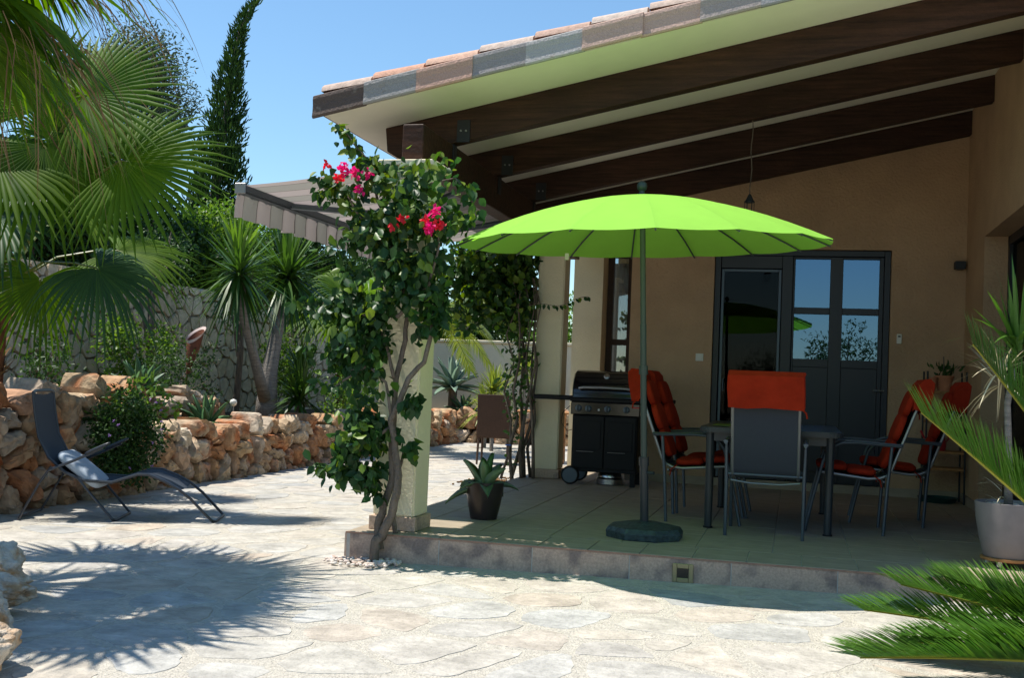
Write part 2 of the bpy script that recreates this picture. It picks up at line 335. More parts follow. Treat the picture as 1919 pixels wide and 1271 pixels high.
def cells(x0, x1, y0, y1, sx, sy, jit, gap, seed, rough=0):
    """irregular stones filling a rectangle: shrunken, corner-rounded cells"""
    r = random.Random(seed); nx, ny = int((x1-x0)/sx), int((y1-y0)/sy); S = {}
    for i in range(-1, nx+2):
        for j in range(-1, ny+2):
            S[i, j] = (x0+(i+.5+(.25 if j % 2 else -.25)+r.uniform(-jit, jit))*sx, y0+(j+.5+r.uniform(-jit, jit))*sy)
    res = []
    for i in range(nx+1):
        for j in range(ny+1):
            c = S[i, j]; poly = [(c[0]-2*sx, c[1]-2*sy), (c[0]+2*sx, c[1]-2*sy), (c[0]+2*sx, c[1]+2*sy), (c[0]-2*sx, c[1]+2*sy)]
            for a in range(-2, 3):
                for b in range(-2, 3):
                    o = S.get((i+a, j+b))
                    if o and (a or b):
                        q = (o[0]-c[0], o[1]-c[1]); dl = math.hypot(*q); g = gap*r.uniform(.6, 1.5)/2
                        poly = clip_cell(poly, q, (c[0]+q[0]*(.5-g/dl), c[1]+q[1]*(.5-g/dl)))
                        if len(poly) < 3: break
                if len(poly) < 3: break
            if len(poly) < 3: continue
            p2 = []
            for k in range(len(poly)):
                a, b = poly[k], poly[(k+1) % len(poly)]
                if math.hypot(b[0]-a[0], b[1]-a[1]) < .02: p2.append(((a[0]+b[0])/2, (a[1]+b[1])/2)); continue
                u = r.uniform(.14, .3); p2 += [(a[0]+(b[0]-a[0])*u, a[1]+(b[1]-a[1])*u), (b[0]+(a[0]-b[0])*u, b[1]+(a[1]-b[1])*u)]
            if rough:                # chipped edges: an extra point on every side, pushed in or out
                p3 = []
                for k in range(len(p2)):
                    a, b = p2[k], p2[(k+1) % len(p2)]; dl = math.hypot(b[0]-a[0], b[1]-a[1]); p3.append(a)
                    if dl > .06:
                        for u in ((.5,) if dl < .16 else (.33, .67)): e = r.uniform(-rough, rough); p3.append((a[0]+(b[0]-a[0])*u-(b[1]-a[1])/dl*e, a[1]+(b[1]-a[1])*u+(b[0]-a[0])/dl*e))
                p2 = p3
            p2 = [(max(x0, min(x1, p[0])), max(y0, min(y1, p[1]))) for p in p2]
            ar = abs(sum(p2[k-1][0]*p2[k][1]-p2[k][0]*p2[k-1][1] for k in range(len(p2))))/2
            if ar > sx*sy*.08: res.append(p2)
    return res
# ================================================================ setting
def zg(x): return -.185 + .0145*max(-4, min(4, x))
o = MB().add([(-250, -250, -.42), (250, -250, -.42), (250, 250, -.42), (-250, 250, -.42)], [(0, 1, 2, 3)]).build('ground', 'far_ground', kind='structure')
paving = MB().add([(-4, -11, zg(-4)), (4, -11, zg(4)), (9, -11, zg(9)), (9, 14.2, zg(9)), (4, 14.2, zg(4)), (-4, 14.2, zg(-4))], [(0, 1, 4, 5), (1, 2, 3, 4)]).build('paving', 'mortar', kind='structure')
flags = cells(-3.5, 7.2, -5.6, 14, .48, .38, .47, .06, 3, .012)
info = []
for k, p in enumerate(flags):
    cx = sum(q[0] for q in p)/len(p); cy = sum(q[1] for q in p)/len(p)
    if cx > -.06 and cy > -.06 and cy < 7: continue              # under the terrace
    a, b_, d = view((cx, cy, zg(cx))); info.append((0 if abs(a) < 1.05 and abs(b_) < 1.05 else 1, d, p, cx, cy))
info.sort(key=lambda t: t[:2]); rest = MB()
for k, (out, d, p, cx, cy) in enumerate(info):
    near = k < 300 and not out
    mb = MB() if near else rest
    h = .0012 + rnd.random()*.0022; tx, ty = rnd.uniform(-.003, .003), rnd.uniform(-.003, .003); n = len(p)
    top = [(x, y, zg(x)+h+(x-cx)*tx+(y-cy)*ty) for x, y in p]; bot = [(x+(x-cx)*.03, y+(y-cy)*.03, zg(x)-.01) for x, y in p]
    t = rnd.random()
    mb.add(top+bot, [tuple(range(n))]+[(i, i+n, (i+1) % n+n, (i+1) % n) for i in range(n)], t)
    if near: mb.build('flagstone', 'flag', paving)
rest.build('flagstones', 'flag', paving, kind='stuff')

# raised terrace floor with its tiles
terrace = MB().box(-.0, 4.72, -.0115, 6.6, -.3, -.006).build('terrace', 'grout', kind='structure')
tile_me = {}
def tile(x0, x1, y0, y1):
    k = (round(x1-x0, 3), round(y1-y0, 3))
    if k not in tile_me:
        tile_me[k] = MB().box(-k[0]/2, k[0]/2, -k[1]/2, k[1]/2, -.010, 0).mesh('tile', bevel=.002); tile_me[k].materials.append(MATS['tile'])
    inst('tile', tile_me[k], terrace, Matrix.Translation(((x0+x1)/2, (y0+y1)/2, rnd.uniform(-.0006, .0006))))
g = .006
for i in range(15):
    x0 = -.005+i*.319; tile(x0+g/2, min(x0+.319, 4.72)-g/2, -.012, .43-g/2)
for i in range(11):
    x0 = -.185+i*.479; xa, xb = max(x0, 0)+g/2, min(x0+.479, 4.72)-g/2
    if xb-xa < .05: continue
    off = (i % 3)*.32
    y0 = .43 - (off if off else .96)
    while y0 < 6.6:
        ya, yb = max(y0, .43)+g/2, min(y0+.96, 6.6)-g/2
        if yb-ya > .04: tile(xa, xb, ya, yb)
        y0 += .96
for i in range(8):
    x0 = .02+i*.61; MB().box(x0+.003, min(x0+.607, 4.72), -.014, .01, -.29, -.014).build('riser_slab', 'riser', terrace, bevel=.002)
MB().box(-.008, 4.72, -.017, .0, -.0125, -.0035).build('nosing', 'nosing', terrace)
MB().box(-.014, .0, -.012, 6.6, -.29, -.012).build('riser_slab', 'riser', terrace)

# ================================================================ house
house = thing('house', 'ochre house with dark beamed porch roof, cream pillars and grey doors', 'house', (2.6, 5.1, 0))
SL = .2132
zr = lambda x: 2.71+SL*x            # underside of the rafters
zs = lambda x: 2.95+SL*x            # underside of the boarded roof
def wall_piece(mb, x0, x1, y0, y1, z0, top=None):
    if top is None: mb.prism([(x0, z0), (x1, z0), (x1, zs(x1)-.004), (x0, zs(x0)-.004)], 1, y0, y1)
    else: mb.box(x0, x1, y0, y1, z0, top)
b = MB(); wall_piece(b, 1.05, 1.928, 5.1, 5.36, 0); wall_piece(b, 3.708, 4.42, 5.1, 5.36, 0); wall_piece(b, 1.928, 3.708, 5.1, 5.36, 2.5)
b.box(1.05, 1.31, 5.36, 6.5, 0, 3.1)
b.build('back_wall', 'ochre', house)
b = MB()
b.box(4.42, 4.72, 4.0, 5.36, 0, 3.896); b.box(4.42, 4.72, .55, 4.0, 2.5, 3.896); b.box(4.42, 4.72, .55, 1.2, 0, 2.5)
b.prism([(4.722, -.3), (9.2, -.3), (9.2, zs(9.2)-.004), (4.722, zs(4.722)-.004)], 1, .55, .85); b.box(8.9, 9.2, .86, 9.2, -.3, 4.8); b.box(4.96, 8.9, 9.0, 9.2, -.3, 4.0)
b.build('side_wall', 'ochre', house)
b = MB().box(.2, .55, 6.2, 6.6, 0, 3.05).box(.55, 1.05, 6.52, 6.75, 0, .25).box(.55, 1.05, 6.52, 6.75, 2.62, 3.05).box(.62, 1.4, 6.85, 6.9, 0, 2.9)
b.build('wing_wall', 'cream', house)
b = MB().box(1.05, 4.42, 5.085, 5.1, .0, .085).box(4.405, 4.42, 4.0, 5.085, 0, .085)
b.build('skirting', 'tile', house)
# dark room behind the doors
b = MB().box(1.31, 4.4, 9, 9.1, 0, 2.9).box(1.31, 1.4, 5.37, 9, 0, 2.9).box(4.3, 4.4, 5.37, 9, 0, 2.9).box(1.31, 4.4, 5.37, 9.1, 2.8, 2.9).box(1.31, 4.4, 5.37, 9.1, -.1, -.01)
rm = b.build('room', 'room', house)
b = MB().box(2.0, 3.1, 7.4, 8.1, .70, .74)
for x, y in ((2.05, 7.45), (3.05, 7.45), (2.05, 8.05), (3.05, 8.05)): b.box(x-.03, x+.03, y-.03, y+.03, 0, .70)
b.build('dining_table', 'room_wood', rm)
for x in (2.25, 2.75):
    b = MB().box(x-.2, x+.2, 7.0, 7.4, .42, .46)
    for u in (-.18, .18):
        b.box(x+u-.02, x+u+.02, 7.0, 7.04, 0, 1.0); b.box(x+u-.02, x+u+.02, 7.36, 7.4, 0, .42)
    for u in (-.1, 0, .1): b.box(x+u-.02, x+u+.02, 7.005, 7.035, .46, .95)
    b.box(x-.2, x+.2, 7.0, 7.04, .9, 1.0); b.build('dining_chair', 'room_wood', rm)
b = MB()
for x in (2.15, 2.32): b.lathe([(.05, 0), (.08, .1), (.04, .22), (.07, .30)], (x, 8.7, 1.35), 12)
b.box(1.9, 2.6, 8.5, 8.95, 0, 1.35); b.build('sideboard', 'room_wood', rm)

def rect_frame(mb, x0, x1, z0, z1, y0, y1, wd):
    mb.box(x0, x0+wd, y0, y1, z0, z1); mb.box(x1-wd, x1, y0, y1, z0, z1); mb.box(x0+wd, x1-wd, y0, y1, z1-wd, z1); mb.box(x0+wd, x1-wd, y0, y1, z0, z0+wd)
# fixed frame, left glazed leaf, right panelled leaf
b = MB(); rect_frame(b, 1.932, 3.704, .02, 2.496, 5.15, 5.27, .062); b.box(2.625, 2.735, 5.15, 5.27, .082, 2.434); b.box(1.995, 2.625, 5.16, 5.26, 2.30, 2.434)
fr = b.build('door_frame', 'frame_dark', house, bevel=.004)
lf = MB(); rect_frame(lf, 2.0, 2.62, .09, 2.295, 5.19, 5.225, .03); lf = lf.build('glazed_door', 'alu', house, bevel=.003, label='glazed door leaf with thin blue-grey metal edge')
MB().box(2.031, 2.589, 5.203, 5.209, .121, 2.264).build('pane', 'pane_clear', lf)
MB().tube([(2.05, 5.18, 1.0), (2.05, 5.15, 1.0), (2.05, 5.15, 1.12), (2.05, 5.18, 1.12)], .008).build('handle', 'alu', lf)
b = MB(); xs = [2.738, 2.758, 3.112, 3.240, 3.598, 3.64]; 
b.box(2.738, 2.758, 5.17, 5.24, .085, 2.43); b.box(3.112, 3.240, 5.17, 5.24, .085, 2.43); b.box(3.598, 3.64, 5.17, 5.24, .085, 2.43)
for x0, x1 in ((2.758, 3.112), (3.24, 3.598)):
    b.box(x0, x1, 5.17, 5.24, 2.408, 2.43); b.box(x0, x1, 5.17, 5.24, 1.832, 1.9); b.box(x0, x1, 5.17, 5.24, 1.28, 1.362); b.box(x0, x1, 5.185, 5.225, .20, 1.28); b.box(x0, x1, 5.17, 5.24, .085, .20)
dr = b.build('panelled_door', 'frame_dark', house, bevel=.003, label='dark grey door leaf with four panes over solid panels')
for x0, x1 in ((2.758, 3.112), (3.24, 3.598)):
    for z0, z1 in ((1.9, 2.408), (1.362, 1.832)):
        MB().box(x0+.001, x1-.001, 5.20, 5.206, z0+.001, z1-.001).build('pane', 'pane_mirror', dr)
MB().tube([(3.665, 5.14, 1.06), (3.665, 5.115, 1.06), (3.62, 5.105, 1.06), (3.56, 5.105, 1.06)], .009).build('handle', 'alu_light', dr)
# narrow window in the wing
b = MB(); rect_frame(b, .552, 1.05, .25, 2.62, 6.53, 6.62, .07); b.box(.622, 1.05, 6.53, 6.62, 1.49, 1.56); b.box(.622, 1.05, 6.53, 6.62, .98, 1.05); b.box(.80, .84, 6.54, 6.61, .32, 2.55)
wn = b.build('window', 'frame_brown', house, bevel=.004)
for x0, x1 in ((.622, .80), (.84, 1.05)):
    for z0, z1 in ((.32, .98), (1.05, 1.49), (1.56, 2.55)): MB().box(x0, x1, 6.575, 6.58, z0, z1).build('pane', 'pane_side', wn)
b = MB(); b.add([(.6+i*.03, 6.72+.018*(i % 2), z) for z in (.3, 2.5) for i in range(16)], [(i, i+1, i+17, i+16) for i in range(15)]); b.build('curtain', 'curtain', wn)
# glazed opening in the side wall
b = MB().box(4.62, 4.68, 1.2, 1.3, 0, 2.5).box(4.62, 4.68, 3.92, 4.0, 0, 2.5).box(4.62, 4.68, 2.6, 2.7, 0, 2.5).box(4.62, 4.68, 1.2, 4.0, 2.42, 2.5).box(4.62, 4.68, 1.2, 4.0, 0, .08)
sd = b.build('side_door', 'frame_dark', house)
for y0, y1 in ((1.3, 2.6), (2.7, 3.92)): MB().box(4.648, 4.654, y0, y1, .08, 2.42).build('pane', 'pane_clear', sd)
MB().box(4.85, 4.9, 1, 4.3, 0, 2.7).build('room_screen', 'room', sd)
# fittings on the wall
b = MB().box(1.762, 1.842, 5.088, 5.1, 1.30, 1.38); s_ = b.build('light_switch', 'white_plastic', house, bevel=.003); MB().box(1.775, 1.829, 5.083, 5.088, 1.313, 1.367).build('rocker', 'white_plastic', s_, bevel=.002)
b = MB().box(3.775, 3.823, 5.078, 5.1, 1.545, 1.645); s_ = b.build('wall_sensor', 'white_plastic', house, bevel=.004); MB().box(3.787, 3.811, 5.075, 5.078, 1.612, 1.628).build('sensor_window', 'lens_dark', s_)
b = MB().box(4.30, 4.40, 4.98, 5.1, 2.31, 2.385); s_ = b.build('wall_light', 'iron', house, bevel=.004); MB().box(4.315, 4.385, 4.99, 5.08, 2.300, 2.31).build('diffuser', 'lens_dark', s_)
# pillars
for y0 in (.136, 4.70):
    x0 = .089; x1, y1 = .412, y0+.323
    b = MB(); i = .018
    b.add([(x0+i, y0+i, .09), (x1-i, y0+i, .09), (x1-i, y1-i, .09), (x0+i, y1-i, .09), (x0+i, y0+i, 2.42), (x1-i, y0+i, 2.42), (x1-i, y1-i, 2.42), (x0+i, y1-i, 2.42)], [(0, 3, 2, 1), (4, 5, 6, 7), (0, 1, 5, 4), (1, 2, 6, 5), (2, 3, 7, 6), (3, 0, 4, 7)])
    p = b.build('pillar', 'cream', house, bevel=.012, seg=2)
    MB().box(x0, x1, y0, y1, .002, .093).build('plinth', 'riser', p, bevel=.003)
    MB().box(x0-.035, x1+.035, y0-.035, y1+.035, 2.42, 2.46).build('cap', 'cream', p, bevel=.006)
MB().box(.145, .295, .30, 6.0, 2.46, 2.742).build('purlin', 'wood', house, bevel=.006)
for k in range(4):
    y = 1.1+1.3*k; x0, x1 = -.27, 4.42-.002
    ch = .06
    poly = [(x0+.02, zr(x0)+ch), (x0+.09, zr(x0+.09)), (x1-.0, zr(x1)), (x1, zr(x1)+.238), (x0, zr(x0)+.238)]
    rf = MB().prism(poly, 1, y-.055, y+.055).build('rafter', 'wood', house, bevel=.004)
    b = MB().box(.30, .40, y-.066, y-.0575, 2.775, 2.94); b.box(.299, .306, y-.15, y-.066, 2.60, 2.742)
    br = b.build('bracket', 'iron', rf)
    for q in (.33, .37): MB().lathe([(.008, 0), (.008, .006), (.004, .009)], (0, 0, 0), 8).build('bolt', 'alu_light', rf).matrix_basis = Matrix.Translation((q, y-.066, 2.86)) @ Matrix.Rotation(R(90), 4, 'X')
rx = lambda x0, x1, y0, y1, d0, d1: MB().prism([(x0, zs(x0)+d0), (x1, zs(x1)+d0), (x1, zs(x1)+d1), (x0, zs(x0)+d1)], 1, y0, y1)
roof = rx(-.50, 9.3, .43, 9.4, 0, .05).build('roof', 'soffit', house)
rx(-.53, 9.4, .44, 9.4, .052, .10).build('roof_deck', 'clay', roof)
k = 0
tl = [.02, .2, .42, .58, .78, .97, .97, .25, .6, .45, .9, .3, .75]
tl = tl+tl[2:]+tl[1:]
for k in range(25):
    x0 = -.57+k*.385; x1 = x0+.40; o_ = .004*(k % 2); d = -.03
    P_ = []                          # hooked face: slightly hollow, rounded nose at the top, thin lip below
    for dz, dy in ((-.012, .385), (.0, .378), (.03, .384), (.08, .386), (.12, .380), (.142, .384), (.150, .396), (.150, .58), (.128, .58), (.128, .405), (-.012, .405)): P_.append((dy-o_, dz))
    b = MB(); n = len(P_); b.add([(xx, y_, zs(xx)+z_) for xx in (x0, x1) for y_, z_ in P_], [(q, (q+1) % n, n+(q+1) % n, n+q) for q in range(n)]+[tuple(range(n-1, -1, -1)), tuple(range(n, 2*n))], tl[k])
    v = b.mesh('verge_tile'); v.materials.append(MATS['verge']); ob = bpy.data.objects.new('verge_tile', v); link(ob, roof)
    ob.matrix_basis = Matrix.Translation((0, -.007*(k % 3), .004*(k % 2)))
    # cover tile on top, a shallow clay barrel
    L = []; n = 7
    for j, xx in enumerate((x0+.05, x1+.02)):
        for q in range(n):
            a = math.pi*q/(n-1); L.append((xx, .50-.095*math.cos(a), zs(xx)+.150+.022*(1-j)+.066*math.sin(a)))
    b = MB().add(L, [(q, q+1, q+n+1, q+n) for q in range(n-1)]+[tuple(range(n)), tuple(range(2*n-1, n-1, -1))]); b.build('cover_tile', 'clay', roof, smooth='auto')
n = 8; L = []
for j, xx in enumerate((-.57, -.10)):
    for q in range(n):
        a = math.pi*q/(n-1)
        L.append((xx, -.085*math.cos(a), SL*(xx)+.085*math.sin(a)*(1 if j else 1.0)))
for j, xx in enumerate((-.57, -.10)):
    for q in range(n):
        a = math.pi*q/(n-1); L.append((xx, -.068*math.cos(a), SL*(xx)+.068*math.sin(a)))
F = [(q, q+1, q+n+1, q+n) for q in range(n-1)]+[(q+2*n, q+3*n, q+3*n+1, q+2*n+1) for q in range(n-1)]+[(q, q+2*n, q+2*n+1, q+1) for q in range(n-1)]
em = MB().add(L, F).mesh('eave_tile', smooth='auto'); em.materials.append(MATS['clay'])
for k in range(34):
    inst('eave_tile', em, roof, Matrix.Translation((rnd.uniform(-.015, .015), .53+k*.205, 2.95+.10)))
b = MB().prism([(-.55, 2.96+SL*-.55+.02), (-.502, 2.96+SL*-.5+.0), (-.502, 2.96+SL*-.5+.10), (-.55, 2.96+SL*-.55+.10)], 1, .43, 7.4); b.build('eave_board', 'verge', roof)

# awning over the side, cloth pulled out on folding arms
aw = thing('awning', 'taupe striped awning with hanging valance pulled out beside the porch', 'awning', (0, 2.6, 2.2))
A0, A1, ya, yb, za, zb = .05, -1.3, .76, 4.4, 2.60, 2.405
n = 13; V = []
for j in range(n):
    x = A0+(A1-A0)*j/(n-1); z = za+(zb-za)*j/(n-1)-.03*math.sin(math.pi*j/(n-1))
    V += [(x, ya, z), (x, yb, z)]
MB().add(V, [(2*j, 2*j+1, 2*j+3, 2*j+2) for j in range(n-1)]).build('canvas', 'awning_cloth', aw, smooth=True)
V = []; m_ = 90
for i in range(m_+1):
    y = ya-.01+(yb-ya)*i/m_; wv = .012*math.sin(i*1.1)+.008*math.sin(i*2.3)
    V += [(A1-.02, y, zb-.03), (A1-.035+wv, y, zb-.13), (A1-.04+wv*1.6, y, zb-.235-.008*math.cos(i*.9))]
MB().add(V, [(3*i+j, 3*i+3+j, 3*i+4+j, 3*i+1+j) for i in range(m_) for j in (0, 1)]).build('valance', 'awning_cloth', aw, smooth=True)
MB().box(A1-.03, A1+.05, ya-.02, yb, zb-.06, zb+.012).build('front_bar', 'alu', aw, bevel=.012, seg=2)
MB().box(A1-.034, A1+.054, ya-.034, ya-.02, zb-.064, zb+.016).build('end_cap', 'alu_light', aw, bevel=.004)
MB().tube([(.05, ya, za+.01), (.05, yb, za+.01)], .045, 12).build('roller', 'alu', aw, smooth='auto')
for ye, s in ((1.55, 1), (3.9, -1)):
    ar = MB().tube([(A1+.03, ye, zb-.03), (-.55, ye+.62*s, zb-.01), (.06, ye+.35*s, za-.05)], .026, 8).build('folding_arm', 'alu', aw, smooth='auto')
    MB().lathe([(.035, -.03), (.035, .03)], (-.55, ye+.62*s, zb-.01), 12).build('elbow', 'alu', ar)
# ================================================================ furniture and fittings
def rot_to(d, up=(0, 0, 1)):
    return Vector(d).to_track_quat('Z', 'Y').to_matrix().to_4x4()
# parasol
um = thing('parasol', 'lime green parasol open on a dark green pole at the terrace edge', 'parasol', (1.84, .74, 0))
pb = Vector((1.84, .74, .0)); pt_ = Vector((1.775, .50, 2.31))
oc = [(math.cos(R(22.5+45*k)), math.sin(R(22.5+45*k))) for k in range(8)]
b = MB(); V = []
for r, z in ((.265, 0), (.27, .045), (.25, .075), (.10, .105), (.045, .11)): V += [(pb.x+r*x, pb.y+r*y, z) for x, y in oc]
b.add(V, [(i*8+k, i*8+(k+1) % 8, i*8+8+(k+1) % 8, i*8+8+k) for i in range(4) for k in range(8)]+[tuple(range(7, -1, -1)), tuple(range(32, 40))]); b.build('base', 'base_stone', um, bevel=.004)
ln = lambda t: tuple(pb.lerp(pt_, t))
sk = MB().tube([ln(.045), ln(.22)], .029, 14).tube([ln(.21), ln(.235)], .034, 14).build('base_socket', 'resin_dark', um, smooth='auto')
MB().tube([(ln(.19)[0]+.02, ln(.19)[1]-.01, ln(.19)[2]), (ln(.19)[0]+.07, ln(.19)[1]-.03, ln(.19)[2])], .012).build('knob', 'resin_dark', sk)
MB().tube([ln(.23), ln(.62)], .0215, 14).tube([ln(.60), ln(.985)], .019, 14).build('pole', 'green_pole', um, smooth='auto')
MB().tube([ln(.475), ln(.50)], .03, 12).build('pole_joint', 'green_pole', um, smooth='auto')
cc = Vector((1.78, .50, 0)); RR, ZR, HH, NP = 1.235, 1.955, .325, 16
def cz(q): return ZR+HH*(1-q**1.75)
V = []; nr, na = 9, 6; da = 2*math.pi/NP
for i in range(nr+1):
    q = .02+.98*i/nr
    for j in range(na+1):
        u = j/na; sg = math.sin(math.pi*u)
        r = RR*q*(1-(.008 if i == nr else .004*q)*sg) * (math.cos(da/2)/math.cos(da*(u-.5))*.35+.65)
        a = da*(u-.5); V.append((r*math.cos(a), r*math.sin(a), cz(q)-.010*sg*q*q))
pm = MB().add(V, [(i*(na+1)+j, (i+1)*(na+1)+j, (i+1)*(na+1)+j+1, i*(na+1)+j+1) for i in range(nr) for j in range(na)]).mesh('panel', smooth=True); pm.materials.append(MATS['canopy'])
rm_ = MB().tube([(.03, 0, cz(0)-.03)]+[(RR*q, 0, cz(q)-.012) for q in (.2, .4, .6, .8, .9, 1.0)], .006, 6).mesh('rib'); rm_.materials.append(MATS['green_pole'])
tilt = Matrix.Translation(cc) @ Matrix.Translation((0, 0, 2)) @ Matrix.Rotation(R(-1.4), 4, 'Y') @ Matrix.Rotation(R(2.9), 4, 'X') @ Matrix.Translation((0, 0, -2))
for k in range(NP):
    inst('panel', pm, um, tilt @ Matrix.Rotation(da*k, 4, 'Z')); inst('rib', rm_, um, tilt @ Matrix.Rotation(da*(k+.5), 4, 'Z'))
top = tilt @ Vector((0, 0, ZR+HH))
MB().lathe([(.028, -.02), (.03, .012), (.018, .016), (.018, .03), (.03, .042), (.034, .062), (.03, .082), (.012, .096), (.0, .098)], top, 16).build('finial', 'green_pole', um, smooth='auto')
MB().lathe([(.05, -.07), (.05, -.03)], top, 16).build('hub', 'green_pole', um, smooth='auto')
tg = MB().box(0, .03, 0, .002, -.05, 0).build('label_tag', 'white_plastic', um); tg.location = (1.10, 1.30, 1.985)

# garden chairs: aluminium frame, dark sling, red padded cushion
def make_chair():
    t = thing('garden_chair', 'x', 'chair')
    for s in (-1, 1):
        x = .262*s
        MB().tube([(x, .03, 0), (x, .01, .35), (x*1.01, -.015, .645)], .0125, 10).build('leg', 'alu', t, smooth='auto')
        a = MB().tube([(x*1.02, -.085, .655), (x*1.02, 0, .658), (x*1.02, .22, .668), (x*1.02, .33, .662), (x*1.02, .405, .63), (x*1.01, .45, .57), (x, .485, .44), (x, .535, .22), (x, .58, 0)], .0125, 10).build('arm', 'alu', t, smooth='auto')
        MB().tube([(x*1.02, -.09, .662), (x*1.02, .05, .667), (x*1.02, .22, .676), (x*1.02, .31, .674)], .017, 8, flat=.6).build('arm_pad', 'alu_light' if 0 else 'alu', a, smooth='auto')
        MB().tube([(.222*s, -.245, 1.10), (.222*s, -.10, .70), (.222*s, -.02, .48), (.222*s, .01, .435), (.222*s, .06, .412), (.222*s, .14, .405), (.222*s, .34, .425), (.222*s, .49, .44)], .0115, 10).build('side_rail', 'alu_light', t, smooth='auto')
    MB().tube([(-.262, .012, .435), (.262, .012, .435)], .0125, 10).build('rear_bar', 'alu', t, smooth='auto')
    MB().tube([(-.235, .03, .39), (-.1, .05, .372), (.1, .05, .372), (.235, .03, .39)], .007, 8).build('tie_bar', 'alu_light', t, smooth='auto')
    MB().tube([(-.262, .485, .43), (.262, .485, .43)], .011, 10).build('front_bar', 'alu', t, smooth='auto')
    MB().tube([(-.222, -.245, 1.10), (-.19, -.25, 1.115), (.19, -.25, 1.115), (.222, -.245, 1.10)], .011, 8).build('top_bar', 'alu_light', t, smooth='auto')
    path = [(-.235, 1.08), (-.10, .70), (-.02, .485), (.015, .44), (.065, .418), (.15, .41), (.34, .428), (.48, .442)]
    V = [(x, y, z) for y, z in path for x in (-.215, .215)]; n = len(path)
    V += [(x, y-.005*(i < 4), z-.006) for i, (y, z) in enumerate(path) for x in (-.215, .215)]
    MB().add(V, [(2*i, 2*i+1, 2*i+3, 2*i+2) for i in range(n-1)]+[(2*n+2*i, 2*n+2*i+2, 2*n+2*i+3, 2*n+2*i+1) for i in range(n-1)]).build('sling', 'sling', t, smooth=True)
    dv = Vector((0, -.215, .60)).normalized(); ang = math.atan2(dv.z, -dv.y); Rb = Matrix.Rotation(math.pi/2-ang+0, 3, 'X')
    Rb = Matrix(((1, 0, 0), (0, -dv.y*0+dv.z, dv.y), (0, -dv.y, dv.z))).transposed() if 0 else Matrix.Rotation(math.atan2(.215, .60), 3, 'X')
    cu = None
    for i, (s0, s1) in enumerate(((.06, .27), (.275, .47), (.475, .655))):
        c = Vector((0, .055, .435)) + dv*((s0+s1)/2)
        b = MB().pillow(c, (.455, .058, s1-s0+.022), Rb, .32, 12)
        q = b.build('back_cushion', 'red_cloth', t, smooth=True)
    for y0, y1 in ((.09, .29), (.295, .50)):
        MB().pillow((0, (y0+y1)/2, .462+.03*(y0 > .2)-.008), (.455, y1-y0+.02, .06), Matrix.Rotation(R(4), 3, 'X'), .35, 12).build('seat_cushion', 'red_cloth', t, smooth=True)
    # hood of the cushion pulled over the top of the back
    V = []; prof = [(-.205, .905), (-.262, .90), (-.292, 1.03), (-.302, 1.12), (-.272, 1.152), (-.225, 1.148), (-.19, 1.11), (-.165, 1.0), (-.15, .915)]
    for j, x in enumerate((-.252, -.247, -.12, 0, .12, .247, .252)):
        e = .93 if j in (0, 6) else 1
        for i, (y, z) in enumerate(prof): V.append((x+.006*math.sin(i*2+j), -.23+(y+.23)*e, 1.03+(z-1.03)*e+(.006*math.sin(j*2.1+i) if i in (0, 1, 7, 8) else 0)))
    n = len(prof); F = [(j*n+i, j*n+i+1, (j+1)*n+i+1, (j+1)*n+i) for j in range(6) for i in range(n-1)]+[tuple(range(n-1, -1, -1)), tuple(range(6*n, 7*n))]
    hd = MB().add(V, F).build('cushion_hood', 'red_cloth', t, smooth='auto')
    MB().tube([(.245, -.235, .90), (.265, -.25, .88), (.272, -.252, .845)], .006, 6).build('tie', 'red_cloth', t)
    for s in (-1, 1): MB().tube([(.245*s, .10, .43), (.268*s, .06, .40), (.272*s, .05, .35)], .005, 6).build('tie', 'red_cloth', t)
    return t
ch = make_chair()
ch.location = (2.612, 1.10, 0); ch.rotation_euler = (0, 0, R(-1)); ch['label'] = 'garden chair seen from behind, red hood over its grey sling back'
ch['group'] = 'chairs round the terrace table'
for loc, rz, lb in (((1.845, 1.96, 0), -90, 'red cushioned garden chair right beside the parasol pole'), ((1.875, 2.54, 0), -91, 'red cushioned garden chair farther from camera on the grill side'),
                    ((3.475, 1.99, 0), 90, 'red cushioned garden chair in profile at the table end near the cycad'), ((3.83, 2.70, 0), 88, 'red cushioned garden chair in front of the corner shelf')):
    copy_tree(ch, loc, R(rz), lb, 'chairs round the terrace table')
# table
tb = thing('garden_table', 'dark grey resin garden table between the red chairs', 'table', (2.63, 2.22, 0))
P = []; x0, x1, y0, y1, r = 2.125, 3.14, 1.38, 3.08, .09
for cx, cy, a0 in ((x1-r, y1-r, 0), (x0+r, y1-r, 90), (x0+r, y0+r, 180), (x1-r, y0+r, 270)):
    P += [(cx+r*math.cos(R(a0+18*k)), cy+r*math.sin(R(a0+18*k))) for k in range(6)]
MB().prism(P, 2, .702, .742).build('tabletop', 'resin_dark', tb, bevel=.010, seg=2)
MB().box(x0+.10, x1-.10, y0+.10, y1-.10, .64, .70).build('apron', 'resin_dark', tb)
for x in (2.205, 3.05):
    for y in (1.50, 2.95):
        MB().tube([(x, y, 0.012), (x, y, .70)], [.028, .033], 16).build('leg', 'resin_dark', tb, smooth='auto'); MB().lathe([(.034, 0), (.034, .012)], (x, y, 0), 12).build('foot', 'rubber', tb)
mg = thing('place_mat', 'thin yellow mat lying on the dark table', 'mat', (2.33, 1.9, .742)); MB().box(2.2, 2.5, 1.75, 2.1, .743, .746).build('sheet', 'leaf_yellow', mg)

